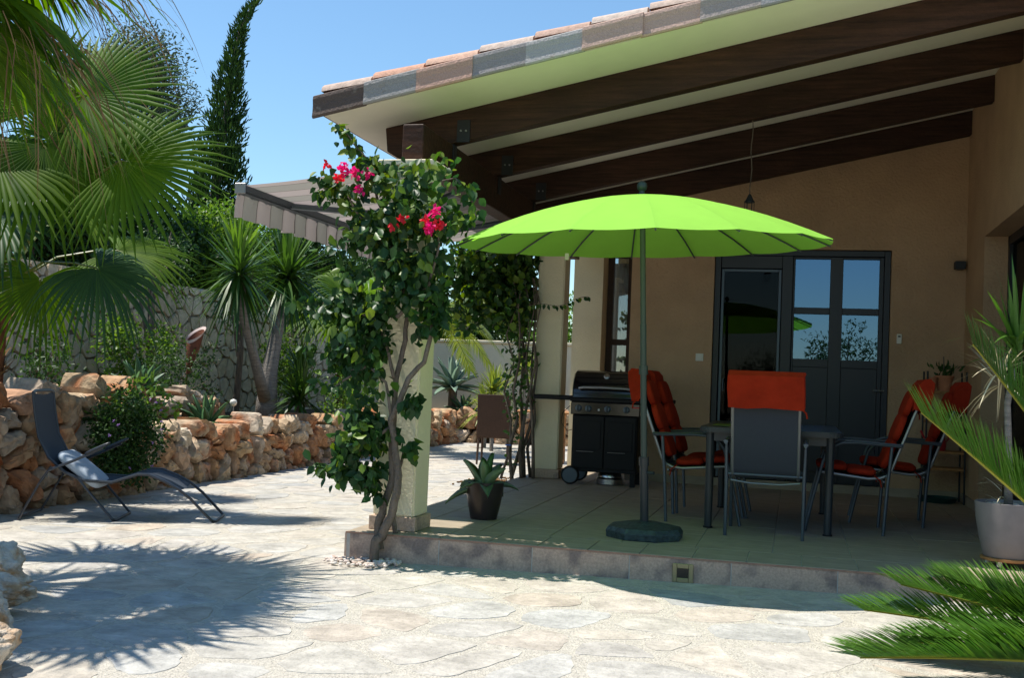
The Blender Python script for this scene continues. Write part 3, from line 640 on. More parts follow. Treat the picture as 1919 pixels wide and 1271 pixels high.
# gas grill
gr = thing('gas_grill', 'black gas grill on wheels with side shelf beside the pillar', 'grill', (.95, 4.42, 0))
b = MB().box(.63, 1.29, 4.24, 4.62, .13, .70); cab = b.build('cabinet', 'grill_black', gr, bevel=.006)
for x0, x1 in ((.645, .956), (.964, 1.275)):
    d = MB().box(x0, x1, 4.222, 4.239, .17, .69).build('door', 'grill_black', gr, bevel=.004)
    MB().box(x0+.03, x1-.03, 4.217, 4.2215, .35, .64).build('door_panel', 'grill_black', d, bevel=.003)
    MB().tube([(x0+.04, 4.215, .335), (x0+.04, 4.20, .335), (x1-.1, 4.20, .335), (x1-.1, 4.215, .335)], .004, 6).build('handle', 'alu_light', d)
MB().box(.61, 1.31, 4.225, 4.62, .70, .83).build('control_panel', 'grill_enamel', gr, bevel=.008)
for x in (.69, .79, .985, 1.175):
    k_ = MB().lathe([(.034, 0), (.034, .006), (.026, .010), (.024, .03), (.0, .031)], (0, 0, 0), 18).build('knob', 'alu', gr, smooth='auto'); k_.matrix_basis = Matrix.Translation((x, 4.225, .765)) @ Matrix.Rotation(R(90), 4, 'X')
    kk = MB().box(x-.005, x+.005, 4.190, 4.1945, .742, .788).build('knob_grip', 'grill_black', gr)
MB().box(.888, .905, 4.217, 4.2245, .745, .765).build('igniter', 'white_plastic', gr); MB().box(1.235, 1.30, 4.2215, 4.2245, .787, .797).build('badge', 'print_red', gr)
MB().box(.60, 1.32, 4.22, 4.64, .83, .872).build('firebox_rim', 'grill_black', gr, bevel=.008)
prof = [(4.225, .875), (4.232, .95), (4.27, 1.06), (4.33, 1.125), (4.42, 1.15), (4.52, 1.145), (4.60, 1.10), (4.63, .98), (4.63, .875)]
V = [(x, 4.425+(y-4.425)*e, .875+(z-.875)*e) for x, e in ((.618, .93), (.632, 1), (1.288, 1), (1.302, .93)) for y, z in prof]; n = len(prof)
lid = MB().add(V, [(j*n+i, j*n+i+1, (j+1)*n+i+1, (j+1)*n+i) for j in range(3) for i in range(n-1)]+[tuple(range(n-1, -1, -1)), tuple(range(3*n, 4*n))]).build('lid', 'grill_enamel', gr, smooth='auto')
MB().tube([(.70, 4.245, .965), (.70, 4.195, .968), (.74, 4.185, .975), (.96, 4.178, .98), (1.17, 4.185, .975), (1.21, 4.195, .968), (1.21, 4.245, .965)], .014, 10).build('lid_handle', 'alu_light', lid, smooth='auto')
th = MB().lathe([(.03, 0), (.03, .012), (.02, .018), (0, .018)], (0, 0, 0), 18).build('thermometer', 'steel', lid, smooth='auto'); th.matrix_basis = Matrix.Translation((.955, 4.29, 1.09)) @ Matrix.Rotation(R(55), 4, 'X')
MB().box(.215, .60, 4.24, 4.60, .84, .885).build('side_shelf', 'grill_black', gr, bevel=.008); MB().box(1.32, 1.62, 4.24, 4.60, .84, .885).build('side_shelf', 'grill_black', gr, bevel=.008)
for y in (4.20, 4.66):
    wh = MB().lathe([(.05, -.022), (.085, -.022), (.093, -.012), (.093, .012), (.085, .022), (.05, .022)], (0, 0, 0), 24).build('wheel', 'rubber', gr, smooth='auto'); wh.matrix_basis = Matrix.Translation((.635, y, .0935)) @ Matrix.Rotation(R(90), 4, 'X')
    rb = MB().lathe([(.066, -.026), (.074, -.026), (.074, .026), (.066, .026)], (0, 0, 0), 24).lathe([(.018, -.028), (.018, .028)], (0, 0, 0), 12)
    for k in range(3):
        a = R(90+120*k); rb.add([(.066*math.cos(a+s)*q, .066*math.sin(a+s)*q, z) for z in (-.025, .025) for q, s in ((.15, -.9), (1, -.28), (1, .28), (.15, .9))], [(0, 1, 2, 3), (7, 6, 5, 4), (0, 4, 5, 1), (2, 6, 7, 3)])
    rb.build('rim', 'alu', gr).matrix_basis = wh.matrix_basis
for x in (1.255,):
    for y in (4.255, 4.605): MB().box(x-.025, x+.025, y-.02, y+.02, 0, .13).build('leg', 'grill_black', gr)
gb = thing('gas_bottle', 'low steel gas bottle foot showing under the grill cabinet', 'gas bottle', (1.0, 4.43, 0)); MB().lathe([(.125, 0), (.135, .01), (.135, .06), (.12, .075), (.12, .10), (.1, .125)], (1.0, 4.43, 0), 24).build('foot_ring', 'steel', gb, smooth='auto')
MB().tube([(.55, 4.5, .78), (.47, 4.5, .70), (.46, 4.5, .60), (.53, 4.5, .52), (.63, 4.5, .55)], .004, 6).build('hose', 'rubber', gr)

# lounger on the paving
lo = thing('sun_lounger', 'dark blue-grey folding sun lounger reclined by the rock wall', 'lounger', (-2.43, 1.18, zg(-2.4)), R(20)); lo.scale = (.80, .95, .985)
LP = [(-.84, 1.005), (-.81, .84), (-.765, .66), (-.66, .50), (-.50, .385), (-.33, .325), (-.05, .315), (.20, .385), (.30, .385), (.46, .335), (.60, .275)]
V = [(x, y, z) for x, z in LP for y in (-.25, -.12, 0, .12, .25)]
V = [(x, y, z-.02*(1-(y/.25)**2)) for x, y, z in V]
def lbuild(mb, nm, mt, sm='auto', par=None):
    me = mb.mesh(nm, sm); me.materials.append(MATS[mt]); o = bpy.data.objects.new(nm, me); col.objects.link(o); o.parent = par or lo; return o
lbuild(MB().add(V, [(5*i+j, 5*i+j+1, 5*i+6+j, 5*i+5+j) for i in range(len(LP)-1) for j in range(4)]), 'mesh_fabric', 'lounge_mesh', True)
for s in (-1, 1):
    lbuild(MB().tube([(x, .275*s, z) for x, z in LP]+[(.72, .275*s, .20), (.86, .272*s, .085), (.93, .26*s, .03)], .0125, 8), 'side_rail', 'lounge_tube')
    lbuild(MB().tube([(-.36, .29*s, .335), (-.25, .29*s, .23), (-.02, .28*s, .022)], .0115, 8), 'front_leg', 'lounge_tube')
    lbuild(MB().tube([(-.62, .30*s, .43), (-.72, .30*s, .30), (-.86, .29*s, .08), (-.90, .28*s, .015)], .0115, 8), 'rear_leg', 'lounge_tube')
    ar = lbuild(MB().tube([(-.64, .30*s, .40), (-.40, .31*s, .485), (-.14, .31*s, .59)], .012, 8), 'arm', 'lounge_tube')
    lbuild(MB().pillow((-.19, .31*s, .585), (.26, .05, .028), Matrix.Rotation(R(-22), 3, 'Y'), .6, 8), 'armrest', 'lounge_tube', True, ar)
lbuild(MB().tube([(.93, -.26, .03), (.955, -.22, .02), (.955, .22, .02), (.93, .26, .03)], .0125, 8), 'foot_bar', 'lounge_tube')
lbuild(MB().tube([(-.02, -.28, .022), (-.0, -.25, .014), (-.0, .25, .014), (-.02, .28, .022)], .0125, 8), 'floor_bar', 'lounge_tube')
lbuild(MB().tube([(-.90, -.28, .015), (-.915, -.25, .013), (-.915, .25, .013), (-.90, .28, .015)], .0125, 8), 'floor_bar', 'lounge_tube')
lbuild(MB().tube([(-.84, -.27, 1.005), (-.845, -.2, 1.02), (-.845, .2, 1.02), (-.84, .27, 1.005)], .014, 8), 'head_bar', 'lounge_tube')
cu = thing('cushion', 'pale blue-grey cushion lying on the sun lounger', 'cushion', (-2.72, 1.05, .17), R(20))
me = MB().pillow((0, 0, 0), (.42, .42, .085), Matrix.Rotation(R(38), 3, 'Y'), .36, 16).mesh('cover', True); me.materials.append(MATS['cushion_blue']); o = bpy.data.objects.new('cover', me); col.objects.link(o); o.parent = cu; o.location = (0, 0, .0)

# wicker chair and wooden table out on the far paving
def wb(mb, nm, mt, par): 
    me = mb.mesh(nm, bevel=.006); me.materials.append(MATS[mt]); o = bpy.data.objects.new(nm, me); col.objects.link(o); o.parent = par; return o
wc = thing('wicker_chair', 'dark brown wicker chair with its back to the terrace', 'chair', (-1.38, 8.75, zg(-1.4)), R(8))
wb(MB().prism([(-.24, .40), (-.20, .40), (-.24, 1.0), (-.275, 1.0)], 0, -.235, .235), 'backrest', 'wicker', wc); wb(MB().box(-.235, .235, -.22, .25, .38, .45), 'seat', 'wicker', wc)
for x in (-.21, .21):
    for y, l_ in ((-.20, -.25), (.22, .24)): wb(MB().tube([(x, y, .39), (x*1.03, l_, 0)], [.02, .016], 8), 'leg', 'wicker', wc)
ft = thing('wooden_table', 'small wooden folding table behind the wicker chair', 'table', (-.85, 9.5, zg(-.8)), R(10))
for k in range(6): wb(MB().box(-.40, .40, -.36+k*.12, -.25+k*.12, .74, .765), 'slat', 'wood_light', ft)
for x in (-.33, .33):
    wb(MB().tube([(x, -.3, 0), (x, .3, .74)], .018, 6), 'leg', 'wood_light', ft); wb(MB().tube([(x, .3, 0), (x, -.3, .74)], .018, 6), 'leg', 'wood_light', ft)

# pots on the terrace
pa = thing('flower_pot', 'glossy dark brown pot holding an agave beside the near pillar', 'pot', (.618, 1.07, 0))
MB().lathe([(.088, .0), (.097, .004), (.118, .10), (.136, .20), (.142, .27), (.135, .272), (.128, .235), (.0, .232)], (.618, 1.07, 0), 36).build('bowl', 'pot_dark', pa, smooth='auto'); MB().lathe([(.128, 0), (0, .012)], (.618, 1.07, .236), 20).build('soil', 'earth', pa)
pc = thing('grey_pot', 'large matte grey pot on a wheeled coaster at the right', 'pot', (4.09, .62, 0))
MB().lathe([(.135, .062), (.142, .068), (.165, .18), (.186, .30), (.194, .395), (.186, .396), (.176, .36), (0, .355)], (4.09, .62, 0), 40).build('bowl', 'pot_grey', pc, smooth='auto')
ds = MB().lathe([(.15, .042), (.155, .046), (.155, .058), (.15, .061)], (4.09, .62, 0), 32).build('coaster', 'wood_light', pc, smooth='auto')
for k in range(4):
    a = R(60+90*k); q = Vector((4.09+.12*math.cos(a), .62+.12*math.sin(a), .02)); MB().box(q.x-.012, q.x+.012, q.y-.014, q.y+.014, .015, .042).lathe([(.019, -.011), (.019, .011)], (q.x, q.y, .0205), 10).build('caster', 'steel', ds)
b = MB()
for k in range(14):
    a = rnd.uniform(0, 6.28); r = rnd.uniform(.05, .15); b.pillow((4.09+r*math.cos(a), .62+r*math.sin(a), .37), (.06, .05, .035), None, .8, 5, rnd.random())
b.build('pebbles', 'pebble', pc, smooth=True, kind='stuff')

# corner shelf with its things
sh = thing('corner_shelf', 'dark iron and wood shelf unit in the corner behind the chairs', 'shelf', (4.2, 4.78, 0))
for z in (.33, .49, .78, 1.07): MB().box(4.04, 4.39, 4.62, 4.94, z-.012, z+.012).build('shelf_board', 'wood_light', sh, bevel=.003)
for x in (4.03, 4.385):
    for y in (4.61, 4.94):
        MB().tube([(x, y, 0), (x, y, 1.22), (x*.995+.02, y, 1.27), (x*.99+.042, y, 1.24)], .009, 8).build('post', 'iron', sh, smooth='auto')
def pot(name, lb, cat, x, y, z, r, h, mt):
    t = thing(name, lb, cat, (x, y, z)); MB().lathe([(r*.7, 0), (r*.9, h*.5), (r, h*.85), (r*1.08, h*.86), (r*1.08, h), (r*.95, h), (r*.9, h*.85), (0, h*.84)], (x, y, z), 20).build('bowl', mt, t, smooth='auto'); return t
t1 = pot('clay_pot', 'terracotta pot with a small leafy plant on the top shelf', 'pot', 4.20, 4.78, 1.083, .085, .15, 'terracotta'); t2 = pot('clay_pot', 'empty round terracotta pot at the shelf edge', 'pot', 4.08, 4.72, 1.083, .055, .13, 'terracotta')
n = 60; Pn = np.tile([[4.20, 4.78, 1.2]], (n, 1))+rng.normal(size=(n, 3))*[.03, .03, .01]; Dn = rand_dirs(n); Dn[:, 2] = abs(Dn[:, 2])+.6
V, F = leaf_arrays(Pn+unit(Dn)*rng.uniform(.0, .16, (n, 1)), Dn, rand_dirs(n), .06, .03); np_obj('foliage', V, F, np.repeat(rng.random(n), 2), 'leaf_dark', t1, 'stuff')
MB().tube([(4.20, 4.78, 1.2), (4.19, 4.78, 1.42)], .006, 6).build('stem', 'bark', t1)
t3 = thing('storm_lantern', 'small glass storm lantern on the middle shelf', 'lantern', (4.2, 4.75, .792)); MB().lathe([(.04, 0), (.045, .03), (.04, .04)], (4.2, 4.75, .792), 16).build('base', 'iron', t3); MB().lathe([(.04, .04), (.05, .09), (.035, .15)], (4.2, 4.75, .792), 16).build('globe', 'curtain', t3, smooth=True)
t4 = thing('watering_can', 'red watering can on the low shelf', 'watering can', (4.15, 4.76, .502)); MB().lathe([(.075, 0), (.085, .05), (.07, .15), (.045, .19)], (4.15, 4.76, .502), 18).build('body', 'red_can', t4, smooth='auto'); MB().tube([(4.09, 4.74, .56), (4.02, 4.72, .63), (3.99, 4.71, .69)], [.014, .01, .012], 8).build('spout', 'red_can', t4); MB().tube([(4.21, 4.78, .56), (4.26, 4.80, .62), (4.22, 4.79, .69), (4.15, 4.76, .70)], .007, 8).build('handle', 'red_can', t4)
t5 = thing('plastic_tray', 'dark green plastic tray on the floor under the shelf', 'tray', (4.15, 4.7, 0)); MB().lathe([(.16, .001), (.19, .05), (.18, .05), (.15, .012), (0, .012)], (4.17, 4.78, 0), 20).build('dish', 'dark_green_pot', t5, smooth='auto')
# hanging lantern
hl = thing('hanging_lantern', 'small dark metal lantern hanging on a cord from the porch beam', 'lantern', (2.39, 2.4, 2.46))
pts = [(2.394+.006*math.sin(k*1.3), 2.345, 3.21-.6*k/9) for k in range(10)]; MB().tube(pts, .004, 6).build('cord', 'bark', hl)
MB().lathe([(.002, .15), (.012, .14), (.03, .10), (.042, .085), (.042, .078)], (2.39, 2.345, 2.46), 10).build('hood', 'iron', hl); MB().lathe([(.04, 0), (.04, .008)], (2.39, 2.345, 2.44), 10).build('floor_plate', 'iron', hl)
for k in range(6): a = R(60*k); MB().tube([(2.39+.037*math.cos(a), 2.345+.037*math.sin(a), 2.44), (2.39+.037*math.cos(a), 2.345+.037*math.sin(a), 2.54)], .003, 5).build('bar', 'iron', hl)
# step light
st = thing('step_light', 'brass framed recessed light in the terrace step', 'step light', (2.175, -.014, -.1)); b = MB(); rect_frame(b, 2.112, 2.238, -.153, -.04, -.024, -.0145, .028); b.build('frame', 'brass', st, bevel=.003); MB().box(2.14, 2.21, -.018, -.0145, -.125, -.068).build('lens', 'lens_dark', st)
# garden lamp, rusty flower
gl = thing('globe_lamp', 'small white globe lamp on a post among the agaves', 'lamp', (-3.9, 5.66, .28)); MB().tube([(-3.9, 5.66, .28), (-3.9, 5.66, .56)], .010, 8).build('post', 'alu_light', gl); MB().lathe([(.015, -.045), (.035, -.03), (.045, 0), (.035, .03), (0, .045)], (-3.9, 5.66, .60), 16).build('globe', 'white_plastic', gl, smooth=True)
rf = thing('metal_flower', 'rusty metal calla flower ornament with pale lip in the bed', 'ornament', (-4.9, 6.25, .3)); MB().tube([(-4.9, 6.25, .3), (-4.9, 6.24, .95)], .01, 6).build('stem', 'rust', rf)
V = []; n = 14
for j, (r, z) in enumerate(((.012, .90), (.05, 1.08), (.085, 1.25), (.11, 1.42), (.125, 1.46))):
    for k in range(n):
        a = 2*math.pi*k/n; V.append((-4.9+.06*(z-.9)+r*math.cos(a), 6.25+.35*(z-.9)*.6+r*math.sin(a), z+(.10*math.cos(a-1.2) if j > 2 else 0)))
MB().add(V, [(i*n+k, i*n+(k+1) % n, (i+1)*n+(k+1) % n, (i+1)*n+k) for i in range(3) for k in range(n)]).build('spathe', 'rust', rf, smooth=True)
MB().add(V[3*n:], [(k, (k+1) % n, n+(k+1) % n, n+k) for k in range(n)]).build('lip', 'pale_petal', rf, smooth=True)
# ================================================================ rock walls and beds
def rock_mesh(seed, name, mt, sub=3, ro=1.0):
    r = random.Random(seed); bm = bmesh.new(); bmesh.ops.create_icosphere(bm, subdivisions=sub, radius=1)
    pl = []
    for k in range(15):
        v = Vector((r.gauss(0, 1), r.gauss(0, 1), r.gauss(0, 1))).normalized(); pl.append((v, r.uniform(.50, .84)))
    for v in bm.verts:
        d = v.co.normalized(); q = 1.0
        for p, o_ in pl:
            c = d.dot(p)
            if c > .05: q = min(q, o_/c)
        q *= 1+.05*noise.noise(d*2.2+Vector((seed, 0, 0)))+ro*(.05*noise.noise(d*5+Vector((seed, 3, 0)))+(ro > 1)*(.10*noise.noise(d*2.6+Vector((0, seed, 0)))+.035*noise.noise(d*11+Vector((seed, 1, 5)))))
        v.co = d*q
    mx = [max(abs(v.co[i]) for v in bm.verts) for i in range(3)]
    for v in bm.verts:
        for i in range(3): v.co[i] *= .5/mx[i]
    for f in bm.faces: f.smooth = True
    for e in bm.edges:
        if e.calc_face_angle(0) > .26: e.smooth = False
    me = bpy.data.meshes.new(name); bm.to_mesh(me); bm.free(); me.materials.append(MATS[mt]); return me
PALE = [rock_mesh(k*5+2, 'stone', 'pale_rock', 5, 1.8) for k in range(5)]
def put_rock(parent, c, size, me=None):
    e = (rnd.choice((0, math.pi))+rnd.uniform(-.25, .25), rnd.uniform(-.25, .25), rnd.choice((0, math.pi))+rnd.uniform(-.3, .3))
    from mathutils import Euler
    return inst('stone', me, parent, Matrix.Translation(c) @ Euler(e).to_matrix().to_4x4() @ Matrix.Diagonal((*size, 1)))
def rock_run(t, a, b, z0, ztop, depth, sx, sz, seed):
    """fitted boulders filling the face from a to b (plan points): domed, faceted stones with real depth"""
    a = Vector(a); b = Vector(b); L = (b-a).length; u = (b-a)/L; nrm = Vector((u.y, -u.x)); r = random.Random(seed)
    for p in cells(-.2, L+.2, z0, ztop+.8, sx, sz, .5, .022, seed, .012):
        n = len(p); cs = sum(q[0] for q in p)/n; cz_ = sum(q[1] for q in p)/n
        if cz_ > ztop-.03+r.uniform(-.06, .03): continue
        lean = -.10*(cz_-z0); prd = r.uniform(-.03, .05); V = []; tl_ = (r.uniform(-.35, .35), r.uniform(-.25, .45))
        ph = [r.uniform(0, 6.28) for _ in range(4)]
        for k_, (sc_, d) in enumerate(((1.0, -depth*.75), (1.02, -.06), (.98, .03), (.84, .068), (.45, .082))):
            for i, (x, z) in enumerate(p):
                th = math.atan2(z-cz_, x-cs); jz = 1+.05*math.sin(3*th+ph[0])+.04*math.sin(5*th+ph[1]) if k_ > 1 else 1
                X = cs+(x-cs)*sc_*jz; Z = cz_+(z-cz_)*sc_*jz
                D = d+lean+prd+((X-cs)*tl_[0]+(Z-cz_)*tl_[1]*-.6)*(k_ > 1)+(r.uniform(-.022, .022) if k_ > 1 else 0)
                q = a+u*X+nrm*D; V.append((q.x, q.y, Z+(r.uniform(-.016, .016) if k_ > 1 else 0)))
        D = .085+lean+prd+r.uniform(-.02, .02); q = a+u*(cs+r.uniform(-.03, .03))+nrm*D; V.append((q.x, q.y, cz_+r.uniform(-.03, .03)))
        F = [(k_*n+i, k_*n+(i+1) % n, (k_+1)*n+(i+1) % n, (k_+1)*n+i) for k_ in range(4) for i in range(n)]+[(4*n+i, 4*n+(i+1) % n, 5*n) for i in range(n)]+[tuple(range(n-1, -1, -1))]
        me = MB().add(V, F).mesh('stone'); me.materials.append(MATS['rock'])
        bm = bmesh.new(); bm.from_mesh(me); bmesh.ops.recalc_face_normals(bm, faces=bm.faces)
        for f in bm.faces: f.smooth = True
        for e in bm.edges:
            if e.calc_face_angle(0) > .30: e.smooth = False
        bm.to_mesh(me); bm.free(); link(bpy.data.objects.new('stone', me), t)
w1 = thing('rock_wall', 'tall ochre boulder retaining wall behind the sun lounger', 'rock wall', (-3.5, 1.2, -.2)); rock_run(w1, (-3.42, -.9), (-3.44, 2.75), -.30, .84, .42, .27, .185, 21)
w2 = thing('rock_wall', 'low ochre boulder wall running back along the paving', 'rock wall', (-3.5, 8, -.2)); rock_run(w2, (-3.44, 2.75), (-3.50, 13.6), -.30, .39, .42, .27, .175, 22)
w3 = thing('rock_wall', 'short upper boulder wall above the flowering shrub', 'rock wall', (-4.5, 4.4, .3)); rock_run(w3, (-4.38, 2.7), (-4.5, 6.3), .2, .74, .42, .27, .19, 23)
w4 = thing('rock_wall', 'rough boulder wall closing the far end of the paving', 'rock wall', (-1.5, 13.6, -.2)); rock_run(w4, (-3.4, 13.75), (1.2, 14.1), -.30, .42, .42, .40, .28, 24)
MB().box(-6.6, -3.62, -2, 2.9, -.4, .68).box(-6.6, -4.62, 2.9, 6.2, -.4, .62).box(-6.6, -3.66, 2.85, 14, -.4, .27).box(-6.6, 6, 14.05, 22, -.4, .26).build('garden_bank', 'earth', kind='structure')
rb = thing('rock_border', 'pale weathered rocks edging the planting bed at lower left', 'rock border', (-.6, -2.6, -.2))
for c, s in (((-1.08, -1.97, -.06), (.36, .36, .26)), ((-.88, -2.25, -.09), (.42, .36, .22)), ((-.64, -2.66, -.06), (.50, .44, .34)), ((-.26, -3.14, -.12), (.42, .44, .28)), ((-1.1, -2.6, .0), (.6, .6, .34)), ((-.75, -3.15, .02), (.6, .5, .36)), ((-1.3, -1.75, -.08), (.4, .4, .3)), ((.0, -3.55, -.08), (.5, .5, .3))):
    o = put_rock(rb, c, s, rnd.choice(PALE))
# pale boundary wall of fitted stones
bw = thing('boundary_wall', 'pale fitted limestone wall behind the planting bed', 'stone wall', (-6.6, 11, .3))
MB().box(-6.9, -6.53, 1.5, 21.5, -.3, 2.26).build('core', 'wall_joint', bw)
cl = cells(2.8, 21.3, .12, 2.27, .27, .25, .40, .020, 5); cl.sort(key=lambda p: p[0][0]-2*(p[0][1] > .6)); rest = MB()
for k, p in enumerate(cl):
    mb = MB() if k < 298 else rest; n = len(p); d = rnd.uniform(.0, .022); cx = sum(q[0] for q in p)/n; cz_ = sum(q[1] for q in p)/n
    fr_ = [(-6.495+d+rnd.uniform(-.004, .004), cx+(y-cx)*.94, cz_+(z-cz_)*.94) for y, z in p]; bk = [(-6.535, y, z) for y, z in p]
    mb.add(fr_+bk, [tuple(range(n))]+[(i, i+n, (i+1) % n+n, (i+1) % n) for i in range(n)], rnd.random())
    if k < 298: mb.build('stone', 'wall_stone', bw)
if rest.v: rest.build('stones', 'wall_stone', bw, kind='stuff')
# loose pebbles round the climber's foot
b = MB()
for k in range(190):
    x, y = rnd.uniform(-.08, .42), rnd.uniform(-.30, -.03)
    if (x-.17)**2/.07+(y+.14)**2/.03 > 1: continue
    b.pillow((x, y, zg(x)+.012+rnd.uniform(0, .012)), (rnd.uniform(.018, .04), rnd.uniform(.015, .03), rnd.uniform(.012, .022)), Matrix.Rotation(rnd.uniform(0, 3), 3, 'Z'), .8, 4, rnd.random())
tag(b.build('pebbles', 'pebble', smooth=True), 'small pink and white pebbles round the climber stem', 'pebbles', kind='stuff')
b = MB()
for k in range(120):
    x, y = rnd.uniform(-.95, -.35), rnd.uniform(5.3, 6.5); b.pillow((x, y, zg(x)+.012), (rnd.uniform(.02, .05), .03, .02), Matrix.Rotation(rnd.uniform(0, 3), 3, 'Z'), .8, 4, rnd.random())
tag(b.build('bark_mulch', 'dry', smooth=True), 'patch of brown bark chips beside the terrace', 'mulch', kind='stuff')

# ================================================================ plants
def fan(parent, hub, fwd, nrm, Rr, petiole_from, mt='leaf_palm', nseg=38, spread=125, droop=.25, threads=0, vary=(.94, 1.05), sag=.03):
    """one fan frond: petiole from the heart, pleated blade with split drooping tips"""
    hub = np.array(hub, float); f = unit(np.array(fwd, float)); nn = np.array(nrm, float); s = unit(np.cross(nn, f)); nn = np.cross(f, s)
    th = np.radians(np.linspace(-spread, spread, nseg)); dth = th[1]-th[0]; rs = np.array([.03, .22, .45, .62, .8, 1.0])
    wd = np.array([.03, .22, .45, .50, .27, .015])*math.tan(dth/2)*1.04
    V = []; F = []; T = []; k = 0
    for t in th:
        ln_ = Rr*(.80+.20*math.cos(t*.75))*rng.uniform(*vary); d = f*math.cos(t)+s*math.sin(t); sd = -f*math.sin(t)+s*math.cos(t)
        dr = droop*rng.uniform(.6, 1.5); tw = rng.uniform(-.3, .3)
        for r_, w_ in zip(rs, wd):
            c = hub+d*ln_*r_+nn*(ln_*(.10*math.cos(t)*r_-.10*r_*r_)) - np.array([0, 0, 1])*(ln_*(dr*max(0, r_-.45)**2*3.0+sag*r_*r_))
            wv = w_*ln_
            V += [c-sd*wv-nn*(wv*.55), c+nn*(wv*.25), c+sd*wv-nn*(wv*.55)]
        for j in range(5):
            a = k+3*j; F += [(a, a+1, a+4, a+3), (a+1, a+2, a+5, a+4)]
        T += [np.clip(rng.normal(.5, .2), 0, 1)]*10; k += 18
    o = np_obj('frond', V, F, T, mt, parent)
    if petiole_from is not None:
        a = Vector(petiole_from); h = Vector(hub); md = (a+h)/2+Vector((0, 0, .12*(h-a).length)); MB().tube([a, a.lerp(md, .6), md, md.lerp(h, .6)+Vector((0, 0, .02)), h, h+Vector(f)*.10*Rr], [.026, .022, .018, .015, .012, .004], 6, flat=.6).build('petiole', 'petiole', o, smooth='auto')
    if threads:
        n = threads; t = np.radians(rng.uniform(-spread, spread, n)); P = hub+(np.cos(t)[:, None]*f+np.sin(t)[:, None]*s)*Rr*rng.uniform(.6, .95, (n, 1)); P[:, 2] -= Rr*.15
        D = np.cos(t)[:, None]*f+np.sin(t)[:, None]*s+np.array([0, 0, -.9])+rng.normal(size=(n, 3))*.35
        V, F = blade_arrays(P, D, rand_dirs(n), rng.uniform(.18, .5, n), rng.uniform(.004, .011, n), rng.uniform(.3, .9, n), 4); np_obj('dry_thread', V, F, np.repeat(rng.random(n), 4), 'dry', o, 'stuff')
    return o
def fibre_trunk(parent, base, top, r0, r1, n=60, name='trunk'):
    MB().tube([Vector(base).lerp(Vector(top), q) for q in (0, .3, .6, 1)], [r0, r0*.92, r1, r1*1.1], 14).build(name, 'palm_fibre', parent, smooth=True)
    q = rng.random(n); P = np.outer(1-q, base)+np.outer(q, top); a = rng.uniform(0, 6.28, n); out = np.stack([np.cos(a), np.sin(a), np.zeros(n)], 1); P = P+out*(r0*.8)
    D = out*.6+np.array([0, 0, .9])+rng.normal(size=(n, 3))*.15; V, F = blade_arrays(P, D, out, rng.uniform(.10, .26, n), rng.uniform(.04, .08, n), .1, 3, [1, .8, .4, .15]); np_obj('old_leaf_base', V, F, np.repeat(rng.random(n), 3), 'dry', parent, 'stuff')
# fan palm whose trunk stands just at the left edge
p1 = thing('fan_palm', 'fan palm at the left edge with fronds over the boulder wall', 'palm', (-4.5, 2.0, .66)); H = (-4.45, 2.0, 1.62)
fibre_trunk(p1, (-4.5, 2.0, .6), H, .17, .15)
cvec = lambda hub: np.array(CP)-np.array(hub)
def toward(hub, side, up, face=.55):       # frond axis in the picture plane, blade partly facing the viewer and the sky
    f = np.array(cr)*side+np.array([0, 0, 1.])*up
    return f, unit(cvec(hub))*face+np.array([0, 0, 1.])*(1-face)
for hub, sd, up, Rr, face, dp, mt_ in (((-3.48, 1.45, 2.92), .75, .55, .62, .75, .3, 'leaf_palm'), ((-2.78, 1.42, 2.74), .97, -.12, .98, .6, .16, 'leaf_palm'), ((-3.05, 1.25, 3.26), .95, .28, .92, .55, .12, 'leaf_palm'), ((-3.9, 1.35, 2.25), .9, .1, .85, .45, .35, 'leaf_palm_blue'), ((-3.06, 1.55, 1.84), .75, -.5, .72, .45, .75, 'leaf_palm_blue'), ((-3.87, 1.9, 1.76), -.1, -.9, .62, .6, .6, 'leaf_palm'),
                       ((-3.45, 1.30, 2.85), .55, -.75, .95, .6, .4, 'leaf_palm'), ((-3.7, 1.5, 3.2), .3, .9, .95, .5, .2, 'leaf_palm'), ((-4.6, 1.2, 2.9), -.6, .5, .9, .5, .3, 'leaf_palm'), ((-4.2, 2.9, 2.6), .3, .6, .85, .3, .3, 'leaf_palm'), ((-3.5, 2.5, 2.1), .9, -.25, .8, .4, .5, 'leaf_palm'), ((-3.75, 1.1, 2.7), .9, -.35, .9, .5, .4, 'leaf_palm')):
    f, nn = toward(hub, sd, up, face); fan(p1, hub, f, nn, Rr, H, mt_, nseg=44, droop=dp*.55)
